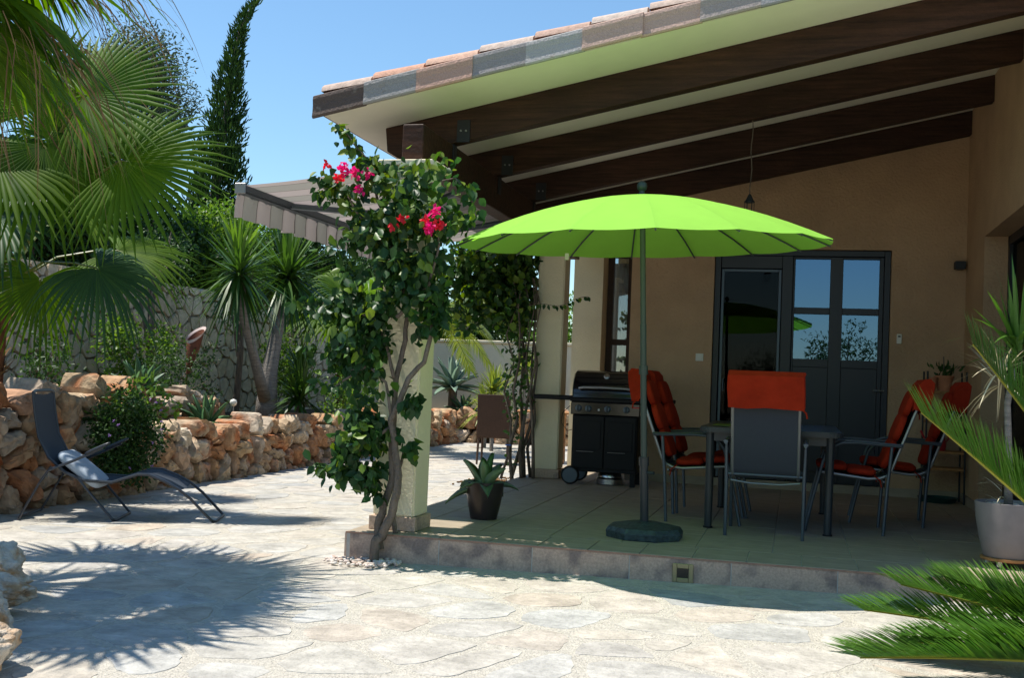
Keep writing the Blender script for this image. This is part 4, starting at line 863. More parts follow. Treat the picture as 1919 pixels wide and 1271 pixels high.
# taller fan palm beside the camera: hangs into the top left and shades the paving
p2 = thing('fan_palm', 'tall fan palm leaning in at the upper left with dry brown threads', 'palm', (-2.75, -1.75, -.2)); H = (-2.70, -1.70, 3.2)
fibre_trunk(p2, (-2.75, -1.75, -.25), H, .18, .15)
k = 0
for az_, el_, ln_, Rr in ((20, 20, .95, .9), (10, 62, .45, .85), (130, 60, .4, .8), (-70, 58, .45, .85), (35, 40, .5, .85), (42, 6, .7, .9), (2, 8, 1.05, .72), (38, 18, 1.0, .75), (-12, 28, 1.1, .85), (-30, 8, 1.2, .95), (-58, 4, 1.1, .9), (50, 18, 1.05, 1.0), (6, -4, .85, 1.0), (35, -14, .8, 1.0), (-42, 18, 1.05, 1.1), (66, -2, .95, 1.0), (80, 15, .85, .95), (110, 25, .9, 1.0), (150, 20, .85, .9), (200, 25, .9, .9), (250, 20, .9, .95), (-75, 25, .9, 1.0), (25, 55, .8, .95), (-20, -15, .8, .95), (-55, -8, .85, 1.0)):
    a, e = R(az_), R(el_); d = np.array([math.cos(a)*math.cos(e), math.sin(a)*math.cos(e), math.sin(e)]); hub = np.array(H)+d*ln_
    fan(p2, hub, d+np.array([0, 0, -.28]), np.array([0, 0, 1.])-d*.2+rng.normal(size=3)*.12, Rr, H, 'leaf_palm', nseg=30, spread=84, vary=(.72, 1.08), droop=.24, sag=.06, threads=26 if el_ < 25 and -60 < az_ < 100 else 6)
# shaggy small palm behind the low wall
p3 = thing('fan_palm', 'small shaggy fan palm with red-brown trunk behind the climber', 'palm', (-4.8, 11.4, .27)); H = (-4.8, 11.2, 2.0); fibre_trunk(p3, (-4.8, 11.45, .25), H, .22, .20, 90)
for k in range(15):
    a = k*2.4; e = R(rng.uniform(-15, 60)); d = np.array([math.cos(a)*math.cos(e), math.sin(a)*math.cos(e), math.sin(e)]); hub = np.array(H)+d*.55
    fan(p3, hub, d+np.array([0, 0, -.25]), np.array([0, 0, 1.])-d*.3, .75, H, 'leaf_bright' if k % 3 == 0 else 'leaf_palm', nseg=26, droop=.4)
# yellow-green palm beyond the terrace
p4 = thing('feather_palm', 'yellow-green palm fronds arching beyond the near pillar', 'palm', (-3.0, 10.2, -.2)); H = np.array((-2.95, 10.2, 1.95)); MB().tube([(-3.0, 10.2, -.25), (-2.98, 10.2, 1.0), tuple(H)], [.10, .08, .07], 10).build('trunk', 'palm_fibre', p4, smooth=True)
def feather(parent, base, d, L, leaf, mt, droop, nleaf=60, rm_='petiole', wl=.02, vee=.5, name='frond', taper=.55, lift=.0, fwd=1.0):
    d = unit(np.array(d, float)); s = unit(np.cross(d, [0, 0, 1.])); q = np.linspace(.0, 1, 16); base = np.array(base, float)
    pts = base+np.outer(q, d)*L-np.outer(q**2, [0, 0, droop*L]); o = MB().tube(pts, list(np.interp(q, [0, 1], [.012, .003])), 6).build(name, rm_, parent, smooth='auto')
    t = np.repeat(np.linspace(.08, .995, nleaf), 2); sg = np.tile([-1., 1.], nleaf); P = base+np.outer(t, d)*L-np.outer(t**2, [0, 0, droop*L]); tan = unit(d-np.outer(2*t*droop, [0, 0, 1.]))
    up = unit(np.cross(np.tile(s, (len(t), 1)), tan)); fw = np.interp(t, [0, .7, 1], [.55, .8, 1.6])[:, None]*fwd
    D = s*sg[:, None]+tan*fw+up*vee+rng.normal(size=P.shape)*.045; ll = leaf*np.interp(t, [0, .25, .7, 1], [.55, 1, .9, taper])*rng.uniform(.92, 1.06, len(t))
    V, F = blade_arrays(P, D, up, ll, wl, droop=lift, k=3, prof=[.8, 1, .75, .05]); np_obj('leaflets', V, F, np.repeat(rng.random(len(t)), 3), mt, o, 'stuff'); return o
for k in range(12):
    a = k*2.399; e = R(rng.uniform(5, 55)); feather(p4, H, (math.cos(a)*math.cos(e), math.sin(a)*math.cos(e), math.sin(e)), 1.25, .34, 'leaf_yellow', .75, 46, wl=.022, vee=.1, lift=.35)

def rosette(t, c, n, L, W, mt, emin, emax, name='leaf', droop=.15, cup=.25, tipw=.04):
    """thick pointed leaves round a centre, each its own part"""
    for k in range(n):
        q = k/max(1, n-1); a = k*2.39996+rng.uniform(-.15, .15); e = R(emax+(emin-emax)*q+rng.uniform(-6, 6)); ll = L*rng.uniform(.85, 1.1); d = Vector((math.cos(a)*math.cos(e), math.sin(a)*math.cos(e), math.sin(e))); s = Vector((-math.sin(a), math.cos(a), 0)); u = s.cross(d)*-1
        if u.z < 0: u = -u
        V = []
        for r_, w_ in ((0, .55), (.2, .8), (.45, 1), (.7, .8), (.88, .42), (1, tipw)):
            p = Vector(c)+d*(ll*r_)-Vector((0, 0, droop*ll*r_*r_*(1.5 if q > .5 else .6))); wv = W*w_*.5; V += [p-s*wv+u*(wv*cup*2), p-u*(.012), p+s*wv+u*(wv*cup*2), p-u*(.02+.02*(1-r_))]
        F = []
        for i in range(5):
            b0 = 4*i; F += [(b0, b0+1, b0+5, b0+4), (b0+1, b0+2, b0+6, b0+5), (b0+2, b0+3, b0+7, b0+6), (b0+3, b0, b0+4, b0+7)]
        MB().add(V, F).build(name, mt, t, smooth=True)
rosette(thing('agave', 'green agave with broad curved leaves in the dark brown pot', 'agave', (.618, 1.07, .24)), (.618, 1.07, .225), 13, .31, .105, 'leaf_agave_pot', 8, 82, droop=.35, cup=.2)
rosette(thing('agave', 'green agave above the boulder wall below the palm frond', 'agave', (-4.55, 4.6, .66)), (-4.55, 4.62, .66), 24, .48, .10, 'leaf_agave', 12, 80)
rosette(thing('agave', 'agave beside the globe lamp', 'agave', (-4.1, 5.3, .27)), (-4.05, 5.3, .27), 22, .46, .095, 'leaf_agave', 15, 80)
ag = thing('agave', 'large grey-green agave on a short stem past the near pillar', 'agave', (-3.8, 14.3, .26)); rosette(ag, (-3.8, 14.4, .80), 30, .72, .15, 'leaf_agave_grey', -5, 78); MB().tube([(-3.8, 14.4, .2), (-3.8, 14.4, .85)], .09, 8).build('stem', 'bark', ag)
rosette(thing('agave', 'bright small agave at the foot of the large grey one', 'agave', (-3.5, 14.15, .3)), (-3.5, 14.2, .32), 20, .42, .10, 'leaf_agave', 10, 75)
def spiky(t, c, n, L, W, mt, droop=.25, emin=-35, emax=88, name='leaf_head', k=4):
    e = np.radians(rng.uniform(emin, emax, n)); a = rng.uniform(0, 6.283, n); D = np.stack([np.cos(a)*np.cos(e), np.sin(a)*np.cos(e), np.sin(e)], 1); P = np.array(c)+D*.03+rng.normal(size=(n, 3))*[.01, .01, .05]
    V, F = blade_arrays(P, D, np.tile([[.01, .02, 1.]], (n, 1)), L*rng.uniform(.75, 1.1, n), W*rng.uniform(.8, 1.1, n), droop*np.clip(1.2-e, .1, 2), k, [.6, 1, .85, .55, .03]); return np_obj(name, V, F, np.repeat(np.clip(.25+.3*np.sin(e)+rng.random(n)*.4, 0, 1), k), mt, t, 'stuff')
yu = thing('yucca', 'twin-trunked yucca with spiky heads behind the low boulder wall', 'yucca', (-4.6, 7.8, .27))
MB().tube([(-4.6, 7.95, .2), (-4.6, 7.95, .55), (-4.6, 8.0, 1.0), (-4.6, 8.2, 1.7), (-4.6, 8.4, 2.35)], [.18, .15, .115, .09, .08], 12).build('trunk', 'bark_grey', yu, smooth=True)
MB().tube([(-4.58, 7.85, .6), (-4.58, 7.62, .95), (-4.58, 7.35, 1.35), (-4.6, 7.12, 1.75), (-4.6, 6.98, 2.3)], [.09, .075, .065, .06, .06], 12).build('trunk', 'bark_grey', yu, smooth=True)
spiky(yu, (-4.6, 8.42, 2.42), 230, .90, .055, 'leaf_yucca', .22, -50); spiky(yu, (-4.6, 6.95, 2.30), 160, .82, .05, 'leaf_yucca', .22, -65, 60); spiky(yu, (-4.6, 6.9, 2.55), 40, .7, .05, 'leaf_bright', .08, 45, 88)
y2 = thing('yucca', 'low dark green yucca clump right of the twin trunks', 'yucca', (-4.25, 8.3, .27)); spiky(y2, (-4.25, 8.3, .62), 150, .62, .045, 'leaf_yucca', .15, -30); spiky(y2, (-4.35, 8.5, 1.0), 90, .5, .04, 'leaf_yucca', .12, -20); MB().tube([(-4.3, 8.4, .2), (-4.35, 8.5, 1.0)], .05, 8).build('stem', 'bark_grey', y2)
for (x, y, z, lb) in ((-2.55, 12.4, .45, 'yellow striped yucca left of the wicker chair'), (-2.2, 11.6, .78, 'yellow striped yucca just behind the wicker chair'), (-1.9, 12.6, 1.15, 'taller yellow striped yucca under the hanging creeper')):
    t = thing('yucca', lb, 'yucca', (x, y, -.2)); spiky(t, (x, y, z), 110, .50, .045, 'leaf_yellow', .3, -20); MB().tube([(x, y, -.22), (x, y, z)], .035, 8).build('stem', 'bark_grey', t)

def crown(t, blobs, dens, L, W, mt, name='crown', shell=.45, flat=.5, kind='stuff'):
    """leaves through a set of ellipsoids, thicker near the skin, facing outward and up"""
    Ps, Ds, Ns = [], [], []
    for (c, r) in blobs:
        r = np.array(r if hasattr(r, '__len__') else (r, r, r), float); n = max(6, int(dens*(r[0]*r[1]*r[2])**(2/3.))); u = rand_dirs(n); rad = rng.uniform(shell**2, 1, (n, 1))**.5
        rad *= 1+.22*np.sin(u[:, :1]*5+c[0]*3)*np.cos(u[:, 1:2]*6+c[1]); Ps.append(np.array(c)+u*r*rad); Ds.append(unit(u*.7+rng.normal(size=(n, 3))*.6+[0, 0, -.1])); Ns.append(unit(u+rng.normal(size=(n, 3))*.5+[0, 0, flat]))
    P, D, N = map(np.concatenate, (Ps, Ds, Ns)); n = len(P); V, F = leaf_arrays(P, D, N, L*rng.uniform(.7, 1.2, n), W*rng.uniform(.75, 1.2, n)); return np_obj(name, V, F, np.repeat(rng.random(n), 2), mt, t, kind)
def rblobs(c, R_, n, r, sq=(1, 1, 1)):
    out = [(c, tuple(q*.72 for q in R_))]
    for k in range(n):
        d = rand_dirs(1)[0]; out.append((tuple(np.array(c)+d*np.array(R_)*rng.uniform(.6, .95)), tuple(np.array(sq)*r*rng.uniform(.7, 1.3))))
    return out
# cypress
cy = thing('cypress_tree', 'tall narrow dark cypress with bent tip against the sky', 'cypress', (-8.5, 13.1, -.3)); axis = [(13.1, .3, .5), (13.05, 2.2, .58), (13.0, 3.6, .60), (13.1, 4.6, .58), (13.2, 5.4, .47), (13.35, 6.1, .37), (13.45, 6.8, .28), (13.55, 7.4, .20), (13.75, 8.0, .13), (14.1, 8.5, .09), (14.5, 8.85, .05)]
MB().tube([(-8.5, y, z) for y, z, r in axis], [.14, .13, .11, .10, .08, .07, .055, .04, .03, .02, .01], 8).build('trunk', 'bark', cy)
Pn, Dn = [], []
for i in range(len(axis)-1):
    (y0, z0, r0), (y1, z1, r1) = axis[i], axis[i+1]; r0, r1 = r0*.84, r1*.84; n = int(2100*(r0+r1)*(z1-z0)); q = rng.random(n); a = rng.uniform(0, 6.283, n); lump = 1+.26*np.sin(3*a+z0*4+5*q)+.24*np.sin(7*a+14*q+z0)+.12*rng.normal(size=n)
    rr = (r0+(r1-r0)*q)*np.sqrt(rng.uniform(.25, 1, n))*lump; o_ = np.stack([np.cos(a), np.sin(a), np.zeros(n)], 1); Pn.append(np.stack([np.full(n, -8.5), y0+(y1-y0)*q, z0+(z1-z0)*q], 1)+o_*rr[:, None]); Dn.append(o_*.45+[0, 0, 1.]+rng.normal(size=(n, 3))*.28)
P, D = np.concatenate(Pn), np.concatenate(Dn); V, F = leaf_arrays(P, D, rand_dirs(len(P)), rng.uniform(.07, .2, len(P)), .035); np_obj('crown', V, F, np.repeat(rng.random(len(P)), 2), 'leaf_cypress', cy, 'stuff')
# trees and hedge shrubs over the boundary wall
def tree(nm, lb, cat, base, c, R_, n, r, dens, L, W, mt, tr=.10, group=None):
    t = thing(nm, lb, cat, base, group=group); b = Vector(base); cc_ = Vector(c); MB().tube([b, b.lerp(cc_, .5)+Vector((.1, -.1, 0)), cc_], [tr, tr*.75, tr*.4], 8).build('trunk', 'bark', t)
    for k in range(5):
        d = Vector(rand_dirs(1)[0]); MB().tube([b.lerp(cc_, .45+.1*k), cc_+Vector((d.x*R_[0], d.y*R_[1], abs(d.z)*R_[2]))*.7], [tr*.4, tr*.12], 6).build('limb', 'bark', t)
    crown(t, rblobs(c, R_, n, r), dens, L, W, mt, shell=.3); return t
tree('olive_tree', 'small-leaved olive tree behind the upper palm fronds', 'tree', (-8.3, 9.0, -.3), (-8.1, 9.2, 5.2), (1.1, 1.35, 1.3), 20, .5, 2600, .075, .028, 'leaf_olive')
for i, (b_, c, R_, lb, mt_) in enumerate((((-7.8, 6.6, -.3), (-7.6, 6.6, 2.9), (.9, 1.3, 1.0), 'dark leafy tree over the wall behind the left palm', 'leaf_dark'), ((-7.8, 9.0, -.3), (-7.5, 9.0, 3.0), (.9, 1.4, .95), 'mid-green shrub tree over the wall above the agave', 'leaf_dark'), ((-7.7, 11.4, -.3), (-7.3, 11.2, 2.9), (.9, 1.3, 1.0), 'feathery green shrub over the wall left of the cypress foot', 'leaf_bright'), ((-7.8, 13.2, -.3), (-7.2, 13.2, 2.7), (.9, 1.2, 1.3), 'dark green shrub at the cypress foot', 'leaf_dark'), ((-7.8, 15.3, -.3), (-7.4, 15.2, 3.0), (.9, 1.3, 1.5), 'conifer-like bush topping the wall left of the awning', 'leaf_cypress'), ((-7.8, 17.6, -.3), (-7.4, 17.4, 2.9), (.9, 1.5, 1.5), 'leafy bush over the wall behind the awning', 'leaf_dark'), ((-7.6, 20.2, -.3), (-7.2, 20.2, 2.8), (1.0, 1.6, 1.4), 'last bush over the far end of the pale wall', 'leaf_dark'))):
    tree('hedge_tree', lb, 'tree', b_, c, R_, 22, .45, 2300 if mt_ != 'leaf_cypress' else 3000, .10, .052, mt_, .07, 'trees over the boundary wall')
t = tree('yellow_shrub', 'yellow-leaved bush just showing above the awning edge', 'bush', (-7.4, 14.9, -.3), (-7.2, 15.3, 4.5), (.4, .7, .45), 6, .22, 900, .10, .05, 'leaf_yellow', .05)
# vegetation closing the view past the terrace
for i, (c, R_, lb, mt_) in enumerate((((-4.6, 17.5, 1.5), (1.3, 1.2, 1.5), 'dense bush at the far corner behind the grey agave', 'leaf_dark'), ((-2.2, 17.0, 1.4), (1.4, 1.0, 1.4), 'bright bush behind the striped yuccas', 'leaf_bright'), ((.4, 17.2, 1.3), (1.4, 1.0, 1.4), 'bush beyond the far pillar', 'leaf_dark'))):
    tree('bush', lb, 'bush', (c[0], c[1], .2), c, R_, 18, .55, 1500, .11, .055, mt_, .06, 'bushes at the far end')
hg = thing('hedge', 'dense dark hedge filling the garden behind the pale wall', 'hedge', (-9.6, 14, -.4)); hg['kind'] = 'stuff'
crown(hg, [((-9.6+rng.uniform(-.3, .3), y, z), (.7, .9, .8)) for y in np.arange(3, 27, 1.1) for z in (.9, 2.0, 3.0+.3*math.sin(y*1.7))], 900, .16, .09, 'leaf_dark', 'foliage', shell=.5)
gw = thing('garden_wall', 'plain cream garden wall closing the far end', 'garden wall', (-2, 15.6, .2)); MB().box(-6.5, 3.2, 15.6, 15.85, .1, 1.75).build('wall', 'cream', gw, bevel=.01); MB().box(-6.5, 3.2, 15.56, 15.89, 1.75, 1.81).build('coping', 'cream', gw, bevel=.01)
# low shrubs in the beds
def shrub(nm, lb, base, c, R_, n, r, dens, L, W, mt, cat='shrub'):
    t = thing(nm, lb, cat, base)
    for k in range(6): d = Vector(rand_dirs(1)[0]); MB().tube([base, Vector(c)+Vector((d.x*R_[0], d.y*R_[1], d.z*R_[2]))*.6], [.012, .004], 5).build('stem', 'bark', t)
    crown(t, rblobs(c, R_, n, r), dens, L, W, mt, shell=.25); return t
ls = shrub('flowering_shrub', 'bushy shrub with tiny lilac flowers spilling over the boulders', (-3.35, 2.45, .1), (-3.2, 2.42, .36), (.22, .44, .42), 22, .15, 9000, .042, .026, 'leaf_dark')
crown(ls, [((-3.18, 2.6, .80), (.16, .24, .12)), ((-3.15, 2.95, .62), (.12, .16, .12)), ((-3.2, 2.35, .70), (.14, .2, .1))], 2600, .075, .04, 'leaf_bright', 'young_shoots')
for k in range(16):
    d = Vector(rand_dirs(1)[0]); c = Vector((-3.2, 2.42, .36))+Vector((abs(d.x)*.24, d.y*.44, d.z*.42)); V, F = leaf_arrays(np.tile([tuple(c)], (8, 1)), rand_dirs(8), rand_dirs(8), .02, .014); np_obj('flower', V, F, np.full(16, .5), 'petal_lilac', ls)
shrub('low_shrub', 'sparse small-leaved shrub against the pale wall', (-5.4, 3.9, .66), (-5.3, 3.95, 1.15), (.25, .55, .35), 12, .14, 900, .06, .032, 'leaf_dark'); shrub('low_shrub', 'dark low shrub beside the left palm trunk', (-4.6, 2.9, .66), (-4.5, 2.95, .9), (.3, .45, .3), 10, .15, 1400, .055, .03, 'leaf_dark')
shrub('low_shrub', 'dark creeping bush below the metal flower', (-4.9, 5.9, .6), (-4.95, 6.3, .85), (.35, .9, .5), 14, .2, 1600, .05, .026, 'leaf_dark'); shrub('low_shrub', 'shrub with small red flowers behind the near climber', (-4.0, 9.8, .27), (-3.95, 9.7, .7), (.35, .8, .5), 14, .2, 1500, .055, .034, 'leaf_bright')
shrub('hanging_shrub', 'grey-green trailing shrub hanging over the far boulders', (-2.6, 13.9, .3), (-2.55, 13.75, .25), (.5, .3, .42), 10, .18, 1500, .05, .02, 'leaf_olive')
shrub('low_shrub', 'bright green shrub in front of the pale wall left of the yucca', (-5.8, 6.4, .3), (-5.75, 6.4, 1.15), (.35, .7, .55), 16, .2, 2200, .07, .036, 'leaf_bright'); shrub('low_shrub', 'leafy shrub in front of the pale wall right of the yucca', (-5.7, 10.4, .3), (-5.6, 10.4, 1.1), (.4, .8, .6), 16, .22, 2000, .075, .04, 'leaf_bright')
for (x, y, z) in ((-5.6, 8.9, 1.3), (-5.9, 6.9, 1.5)):
    tree('wall_tree', 'thin dark tree in front of the pale wall, ' + ('right of' if y > 8 else 'above') + ' the metal flower', 'tree', (x, y, .3), (x, y, z+1.0), (.5, .75, .7), 12, .25, 1300, .06, .028, 'leaf_dark', .06)

# ---------------------------------------------------------------- climber on the near pillar
bg_ = thing('bougainvillea', 'bougainvillea climbing the near pillar with pink flowers', 'climber', (.25, -.1, -.2))
def bp(px, py, y=0.0):              # sketch coordinates of the climber, 3.47 mm each, laid out on its own upright plane
    z = -.222+(1065-py)*.00347; k = 1+(y/6.9)*.9; return ((.263+(px-720)*.00347-.048*(z+.222))+(y*-.26)*0, y, z)
def stem(pts, r, y=-.06, mt_='bark'):
    q = [Vector(bp(a, c_, y+rnd.uniform(-.015, .015))) for a, c_ in pts]; fine = []
    for i in range(len(q)-1):
        for s in range(3): fine.append(q[i].lerp(q[i+1], s/3)+Vector((rnd.uniform(-.006, .006), rnd.uniform(-.006, .006), 0)))
    fine.append(q[-1]); MB().tube(fine, list(np.linspace(r[0], r[1], len(fine))), 8).build('stem', mt_, bg_, smooth=True)
stem([(709, 1068), (713, 1013), (725, 1004), (741, 973), (753, 938), (758, 888), (750, 828), (744, 787), (757, 762), (779, 711), (807, 680), (822, 620), (815, 560)], (.034, .012), -.10)
stem([(714, 1030), (712, 985), (724, 950), (738, 900), (738, 830), (742, 770), (747, 711), (762, 660), (768, 600), (757, 500), (750, 420), (760, 340)], (.030, .010), -.03)
stem([(738, 1062), (737, 1000), (733, 960), (742, 900), (752, 850)], (.020, .010), .05); stem([(745, 787), (735, 720), (700, 690), (665, 700)], (.012, .005), -.1); stem([(748, 711), (730, 640), (700, 600), (640, 575), (560, 577)], (.013, .004), -.08); stem([(760, 600), (820, 540), (845, 470), (840, 440)], (.013, .004), -.15); stem([(752, 450), (710, 380), (700, 310), (665, 270), (635, 235)], (.012, .003), -.05); stem([(755, 480), (690, 420), (650, 360), (612, 360)], (.010, .003), -.12); stem([(700, 690), (650, 720), (620, 740)], (.01, .004), -.1); stem([(742, 800), (690, 840), (640, 880), (605, 880)], (.012, .003), -.08); stem([(760, 340), (790, 330), (800, 300)], (.006, .003), -.05); stem([(825, 350), (870, 340), (900, 380)], (.006, .003), -.1)
LV = []                              # leaves: clumps along the stems
for px, py, rp, n in ((640, 240, 22, 22), (665, 275, 20, 22), (690, 310, 28, 40), (720, 340, 45, 80), (800, 330, 40, 75), (855, 330, 32, 50), (880, 390, 35, 50), (700, 400, 60, 130), (760, 400, 70, 190), (830, 420, 50, 110), (640, 365, 28, 40), (670, 460, 55, 120), (740, 480, 80, 260), (820, 500, 55, 130), (660, 540, 55, 130), (730, 560, 80, 270), (805, 575, 55, 130), (850, 545, 35, 50), (620, 575, 28, 45), (575, 578, 22, 26), (650, 625, 45, 95), (705, 640, 52, 120), (800, 610, 36, 45), (610, 690, 30, 60), (650, 700, 45, 110), (682, 725, 48, 95), (670, 790, 55, 150), (700, 830, 50, 110), (650, 850, 45, 110), (690, 880, 32, 60), (630, 885, 25, 40), (605, 882, 12, 12), (795, 750, 22, 34), (783, 845, 20, 30), (690, 905, 26, 40), (655, 800, 38, 70), (620, 660, 26, 40), (717, 925, 14, 10), (705, 960, 14, 12), (900, 360, 20, 18), (920, 410, 16, 14), (590, 365, 14, 12), (860, 600, 25, 28)):
    px = 748+(px-748)*(.76 if 380 < py < 640 else .84 if py >= 640 else .94); rp = rp*.9; n = int(n*.86); u = rng.normal(size=(n, 3))*.5; c = np.array(bp(px, py, -.08)); dp = min(.26, rp*.0045); P = c+u*np.array([rp*.00347, dp, rp*.00347]); LV.append(np.concatenate([P, c+rng.normal(size=(int(n*.75), 3))*.5*np.array([rp*.00347, dp*.8, rp*.00347])]))
for pts, m_, yy in (([(712, 320), (690, 295), (665, 262), (625, 230)], 60, -.05), ([(660, 575), (590, 572), (548, 578)], 44, -.1), ([(670, 365), (625, 345), (596, 335)], 40, -.12), ([(870, 340), (905, 370), (925, 412)], 20, -.12), ([(600, 660), (575, 655), (590, 690)], 20, -.12), ([(640, 880), (605, 880), (590, 884)], 16, -.1), ([(850, 430), (885, 425), (915, 405)], 18, -.2), ([(800, 300), (838, 290), (850, 310)], 10, -.08), ([(640, 740), (600, 720), (585, 735)], 22, -.1)):
    q = np.linspace(0, len(pts)-1.001, m_); LV.append(np.array([np.array(bp(pts[int(t_)][0]*(1-t_ % 1)+pts[int(t_)+1][0]*(t_ % 1), pts[int(t_)][1]*(1-t_ % 1)+pts[int(t_)+1][1]*(t_ % 1), yy)) for t_ in q])+rng.normal(size=(m_, 3))*.018)
keep_from = sum(len(q) for q in LV[:-9]); P = np.concatenate(LV); P = P[np.array([i_ >= keep_from or noise.noise(Vector(p)*4.2) > -.14+.04*(p[2] < 1.2) for i_, p in enumerate(P)])]; P[:, 1] = np.where((P[:, 1] > .12) & (P[:, 0] > .06) & (P[:, 0] < .44), .10-rng.random(len(P))*.2, P[:, 1]); n = len(P)
D = rng.normal(size=(n, 3))*.55+[0, -.15, -.75]; N = rng.normal(size=(n, 3))*.5+[0, -.65, .55]; L = rng.uniform(.048, .092, n); W = L*rng.uniform(.62, .82, n)
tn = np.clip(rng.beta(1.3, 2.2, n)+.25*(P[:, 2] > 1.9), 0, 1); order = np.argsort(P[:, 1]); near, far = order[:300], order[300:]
V, F = leaf_arrays(P[far], D[far], N[far], L[far], W[far]); np_obj('foliage', V, F, np.repeat(tn[far], 2), 'leaf_boug', bg_, 'stuff')
lv = []
for k in range(4):
    V, F = leaf_arrays(np.zeros((1, 3)), np.array([[0, 0, -1.]]), np.array([[0, -1., 0]]), 1.0, (.66, .72, .78, .82)[k], .18+.05*k, .1+.06*k); lv.append(np_mesh('leaf', V, F, [.5, .5], 'leaf_boug_one'))
for i in near:
    z_ = -Vector(unit(D[i])); x_ = Vector(unit(np.cross(D[i], N[i]))); y_ = z_.cross(x_); mw = Matrix((x_, y_, z_)).transposed().to_4x4() @ Matrix.Scale(L[i], 4); inst('leaf', lv[i % 4], bg_, Matrix.Translation(P[i]) @ mw)
for px, py, n, mt_, yy in ((690, 338, 12, 'petal_pink', -.25), (665, 330, 12, 'petal_pink', -.22), (652, 345, 8, 'petal_red', -.2), (712, 338, 6, 'petal_pink', -.22), (700, 366, 7, 'petal_pink', -.24), (628, 322, 4, 'petal_red', -.2), (840, 442, 22, 'petal_pink', -.32), (856, 436, 14, 'petal_red', -.3), (830, 430, 12, 'petal_red', -.3), (848, 412, 9, 'petal_pink', -.3), (783, 422, 7, 'petal_red', -.28), (765, 437, 4, 'petal_red', -.28)):
    c = np.array(bp(px, py, yy)); P = c+rng.normal(size=(n*3, 3))*.014; V, F = leaf_arrays(P, rand_dirs(n*3), rand_dirs(n*3)+[0, -.8, .3], rng.uniform(.022, .036, n*3), .026, .3); np_obj('flower_cluster', V, F, np.full(n*6, .5), mt_, bg_)
# creeper on the far pillar and hanging below the awning
cv = thing('creeper', 'green creeper with bare stems covering the far pillar and awning end', 'climber', (-.02, 4.6, 0))
for k in range(9):
    x = -.10+.03*k+rnd.uniform(-.02, .02); y = 4.58+rnd.uniform(-.1, .12); pts = [(x+rnd.uniform(-.05, .05), y+rnd.uniform(-.04, .04), -.02 if j == 0 else .3*j) for j in range(8)]; MB().tube(pts, list(np.linspace(rnd.uniform(.012, .026), .006, 8)), 6).build('stem', 'bark', cv, smooth=True)
MB().box(-.115, -.055, 4.46, 4.475, .335, .345).build('plant_tie', 'blue_tie', cv)
bl = [((-.03+rng.uniform(-.10, .08), 4.62, z), (.15, .16, .17)) for z in np.arange(.75, 2.4, .12)]+[((-.06, 4.6, .45), (.1, .1, .12)), ((-.1, 4.55, .15), (.06, .08, .08))]
crown(cv, bl, 1500, .062, .046, 'leaf_ivy', 'foliage', flat=.2)
crown(cv, [((-.62+.14*i+rng.uniform(-.05, .05), 4.75+rng.uniform(-.2, .3), z), (.16, .3, .16)) for i in range(5) for z in (1.66+.1*(i % 2), 1.8, 1.95, 2.1, 2.25, 2.4)]+[((-.85, 4.8, z), (.16, .3, .16)) for z in (1.9, 2.1, 2.3)], 2600, .095, .075, 'leaf_boug', 'hanging_foliage', flat=.1)
q = np.linspace(0, 1, 16); P = np.stack([.08+.62*q, np.full(16, 4.45), 1.80+.02*np.sin(q*9)+.10*q**2], 1); MB().tube(P, .003, 5).build('runner', 'bark', cv); V, F = leaf_arrays(P, rng.normal(size=(16, 3))*.3+[.3, 0, -.9], rng.normal(size=(16, 3))*.3+[0, -1, .3], .06, .042); np_obj('runner_leaves', V, F, np.repeat(rng.random(16), 2), 'leaf_boug', cv, 'stuff')
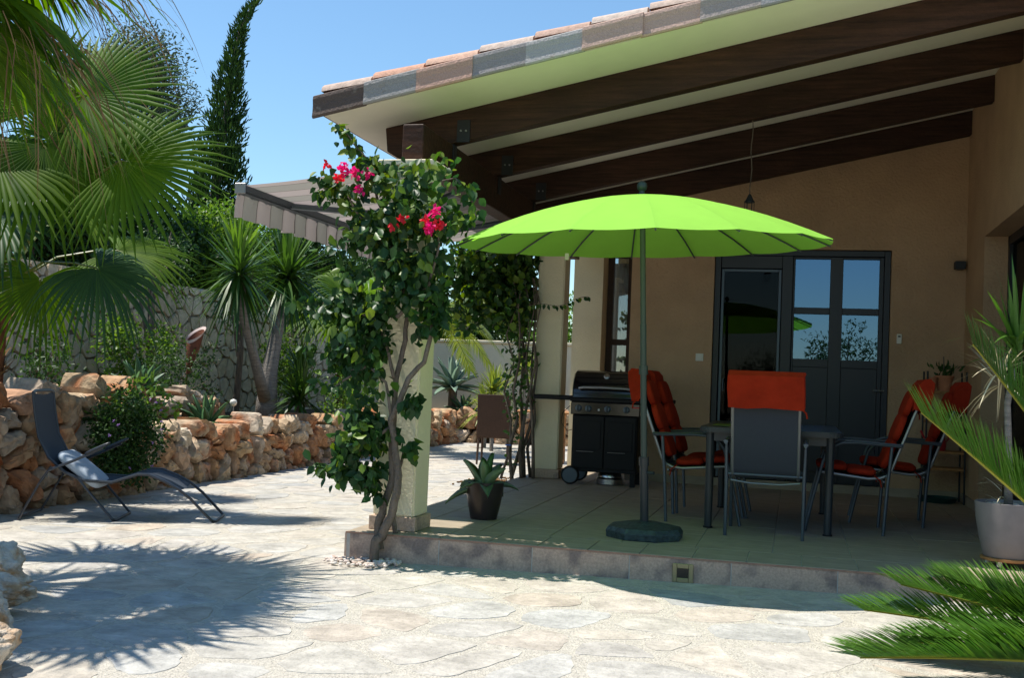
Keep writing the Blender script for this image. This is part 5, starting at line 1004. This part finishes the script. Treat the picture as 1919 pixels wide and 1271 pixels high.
# cycad at lower right and the thin plant in the grey pot
sg = thing('sago_cycad', 'cycad with stiff feathery fronds reaching in from lower right', 'cycad', (4.45, -1.75, -.13)); C0 = np.array((4.45, -1.75, -.05)); MB().tube([(4.45, -1.75, -.2), tuple(C0)], [.16, .13], 12).build('trunk', 'palm_fibre', sg)
for tip, dr in (((3.35, -1.5, .955), .06), ((3.56, -1.5, 1.27), .08), ((3.10, -1.5, -.135), .07), ((3.13, -1.5, .05), .07), ((3.29, -1.45, .17), .06), ((3.50, -1.4, .20), .06), ((3.08, -2.15, -.02), .07), ((3.30, -1.95, .02), .08), ((4.9, -1.2, 1.2), .2), ((5.1, -2, .8), .3), ((4.6, -2.8, .8), .3), ((4.9, -2.5, 1.2), .2), ((4.4, -.8, 1.3), .2), ((4.2, -2.6, 1.3), .2)):
    d = np.array(tip)-C0; L = float(np.linalg.norm(d)); d = d+np.array([0, 0, dr*L]); feather(sg, C0, d, float(np.linalg.norm(d)), .38 if tip[2] > .9 else .31, 'leaf_sago', dr*L/float(np.linalg.norm(d)), 150, 'rachis', .014, .85, lift=.08, fwd=1.35)
dp_ = thing('dracaena', 'thin-stemmed plant with a tuft of dry pale leaves in the grey pot', 'plant', (4.09, .62, .36)); MB().tube([(4.09, .62, .34), (4.085, .62, .7), (4.07, .62, 1.0), (4.10, .62, 1.22)], [.028, .022, .02, .02], 10).build('stem', 'bark_grey', dp_, smooth=True)
spiky(dp_, (4.02, .60, 1.17), 60, .32, .012, 'straw', .3, -40, 60, 'dry_leaves'); spiky(dp_, (4.12, .62, 1.32), 60, .5, .03, 'leaf_sago', .3, -10, 85, 'green_leaves'); spiky(dp_, (4.07, .60, .42), 10, .22, .012, 'straw', .5, 0, 50, 'basal_leaves')
# trees behind the viewer, seen mirrored in the door panes
tree('garden_tree', 'bushy tree mirrored in the right door pane', 'tree', (4.6, -26, -.4), (4.6, -26, 2.1), (1.8, 1.2, 1.5), 16, .5, 420, .16, .06, 'leaf_dark', .1)
tree('garden_tree', 'low bushes mirrored in the left door pane', 'tree', (1.6, -27, -.4), (1.6, -27, 1.3), (1.6, 1.2, 1.0), 12, .45, 420, .16, .06, 'leaf_olive', .08)
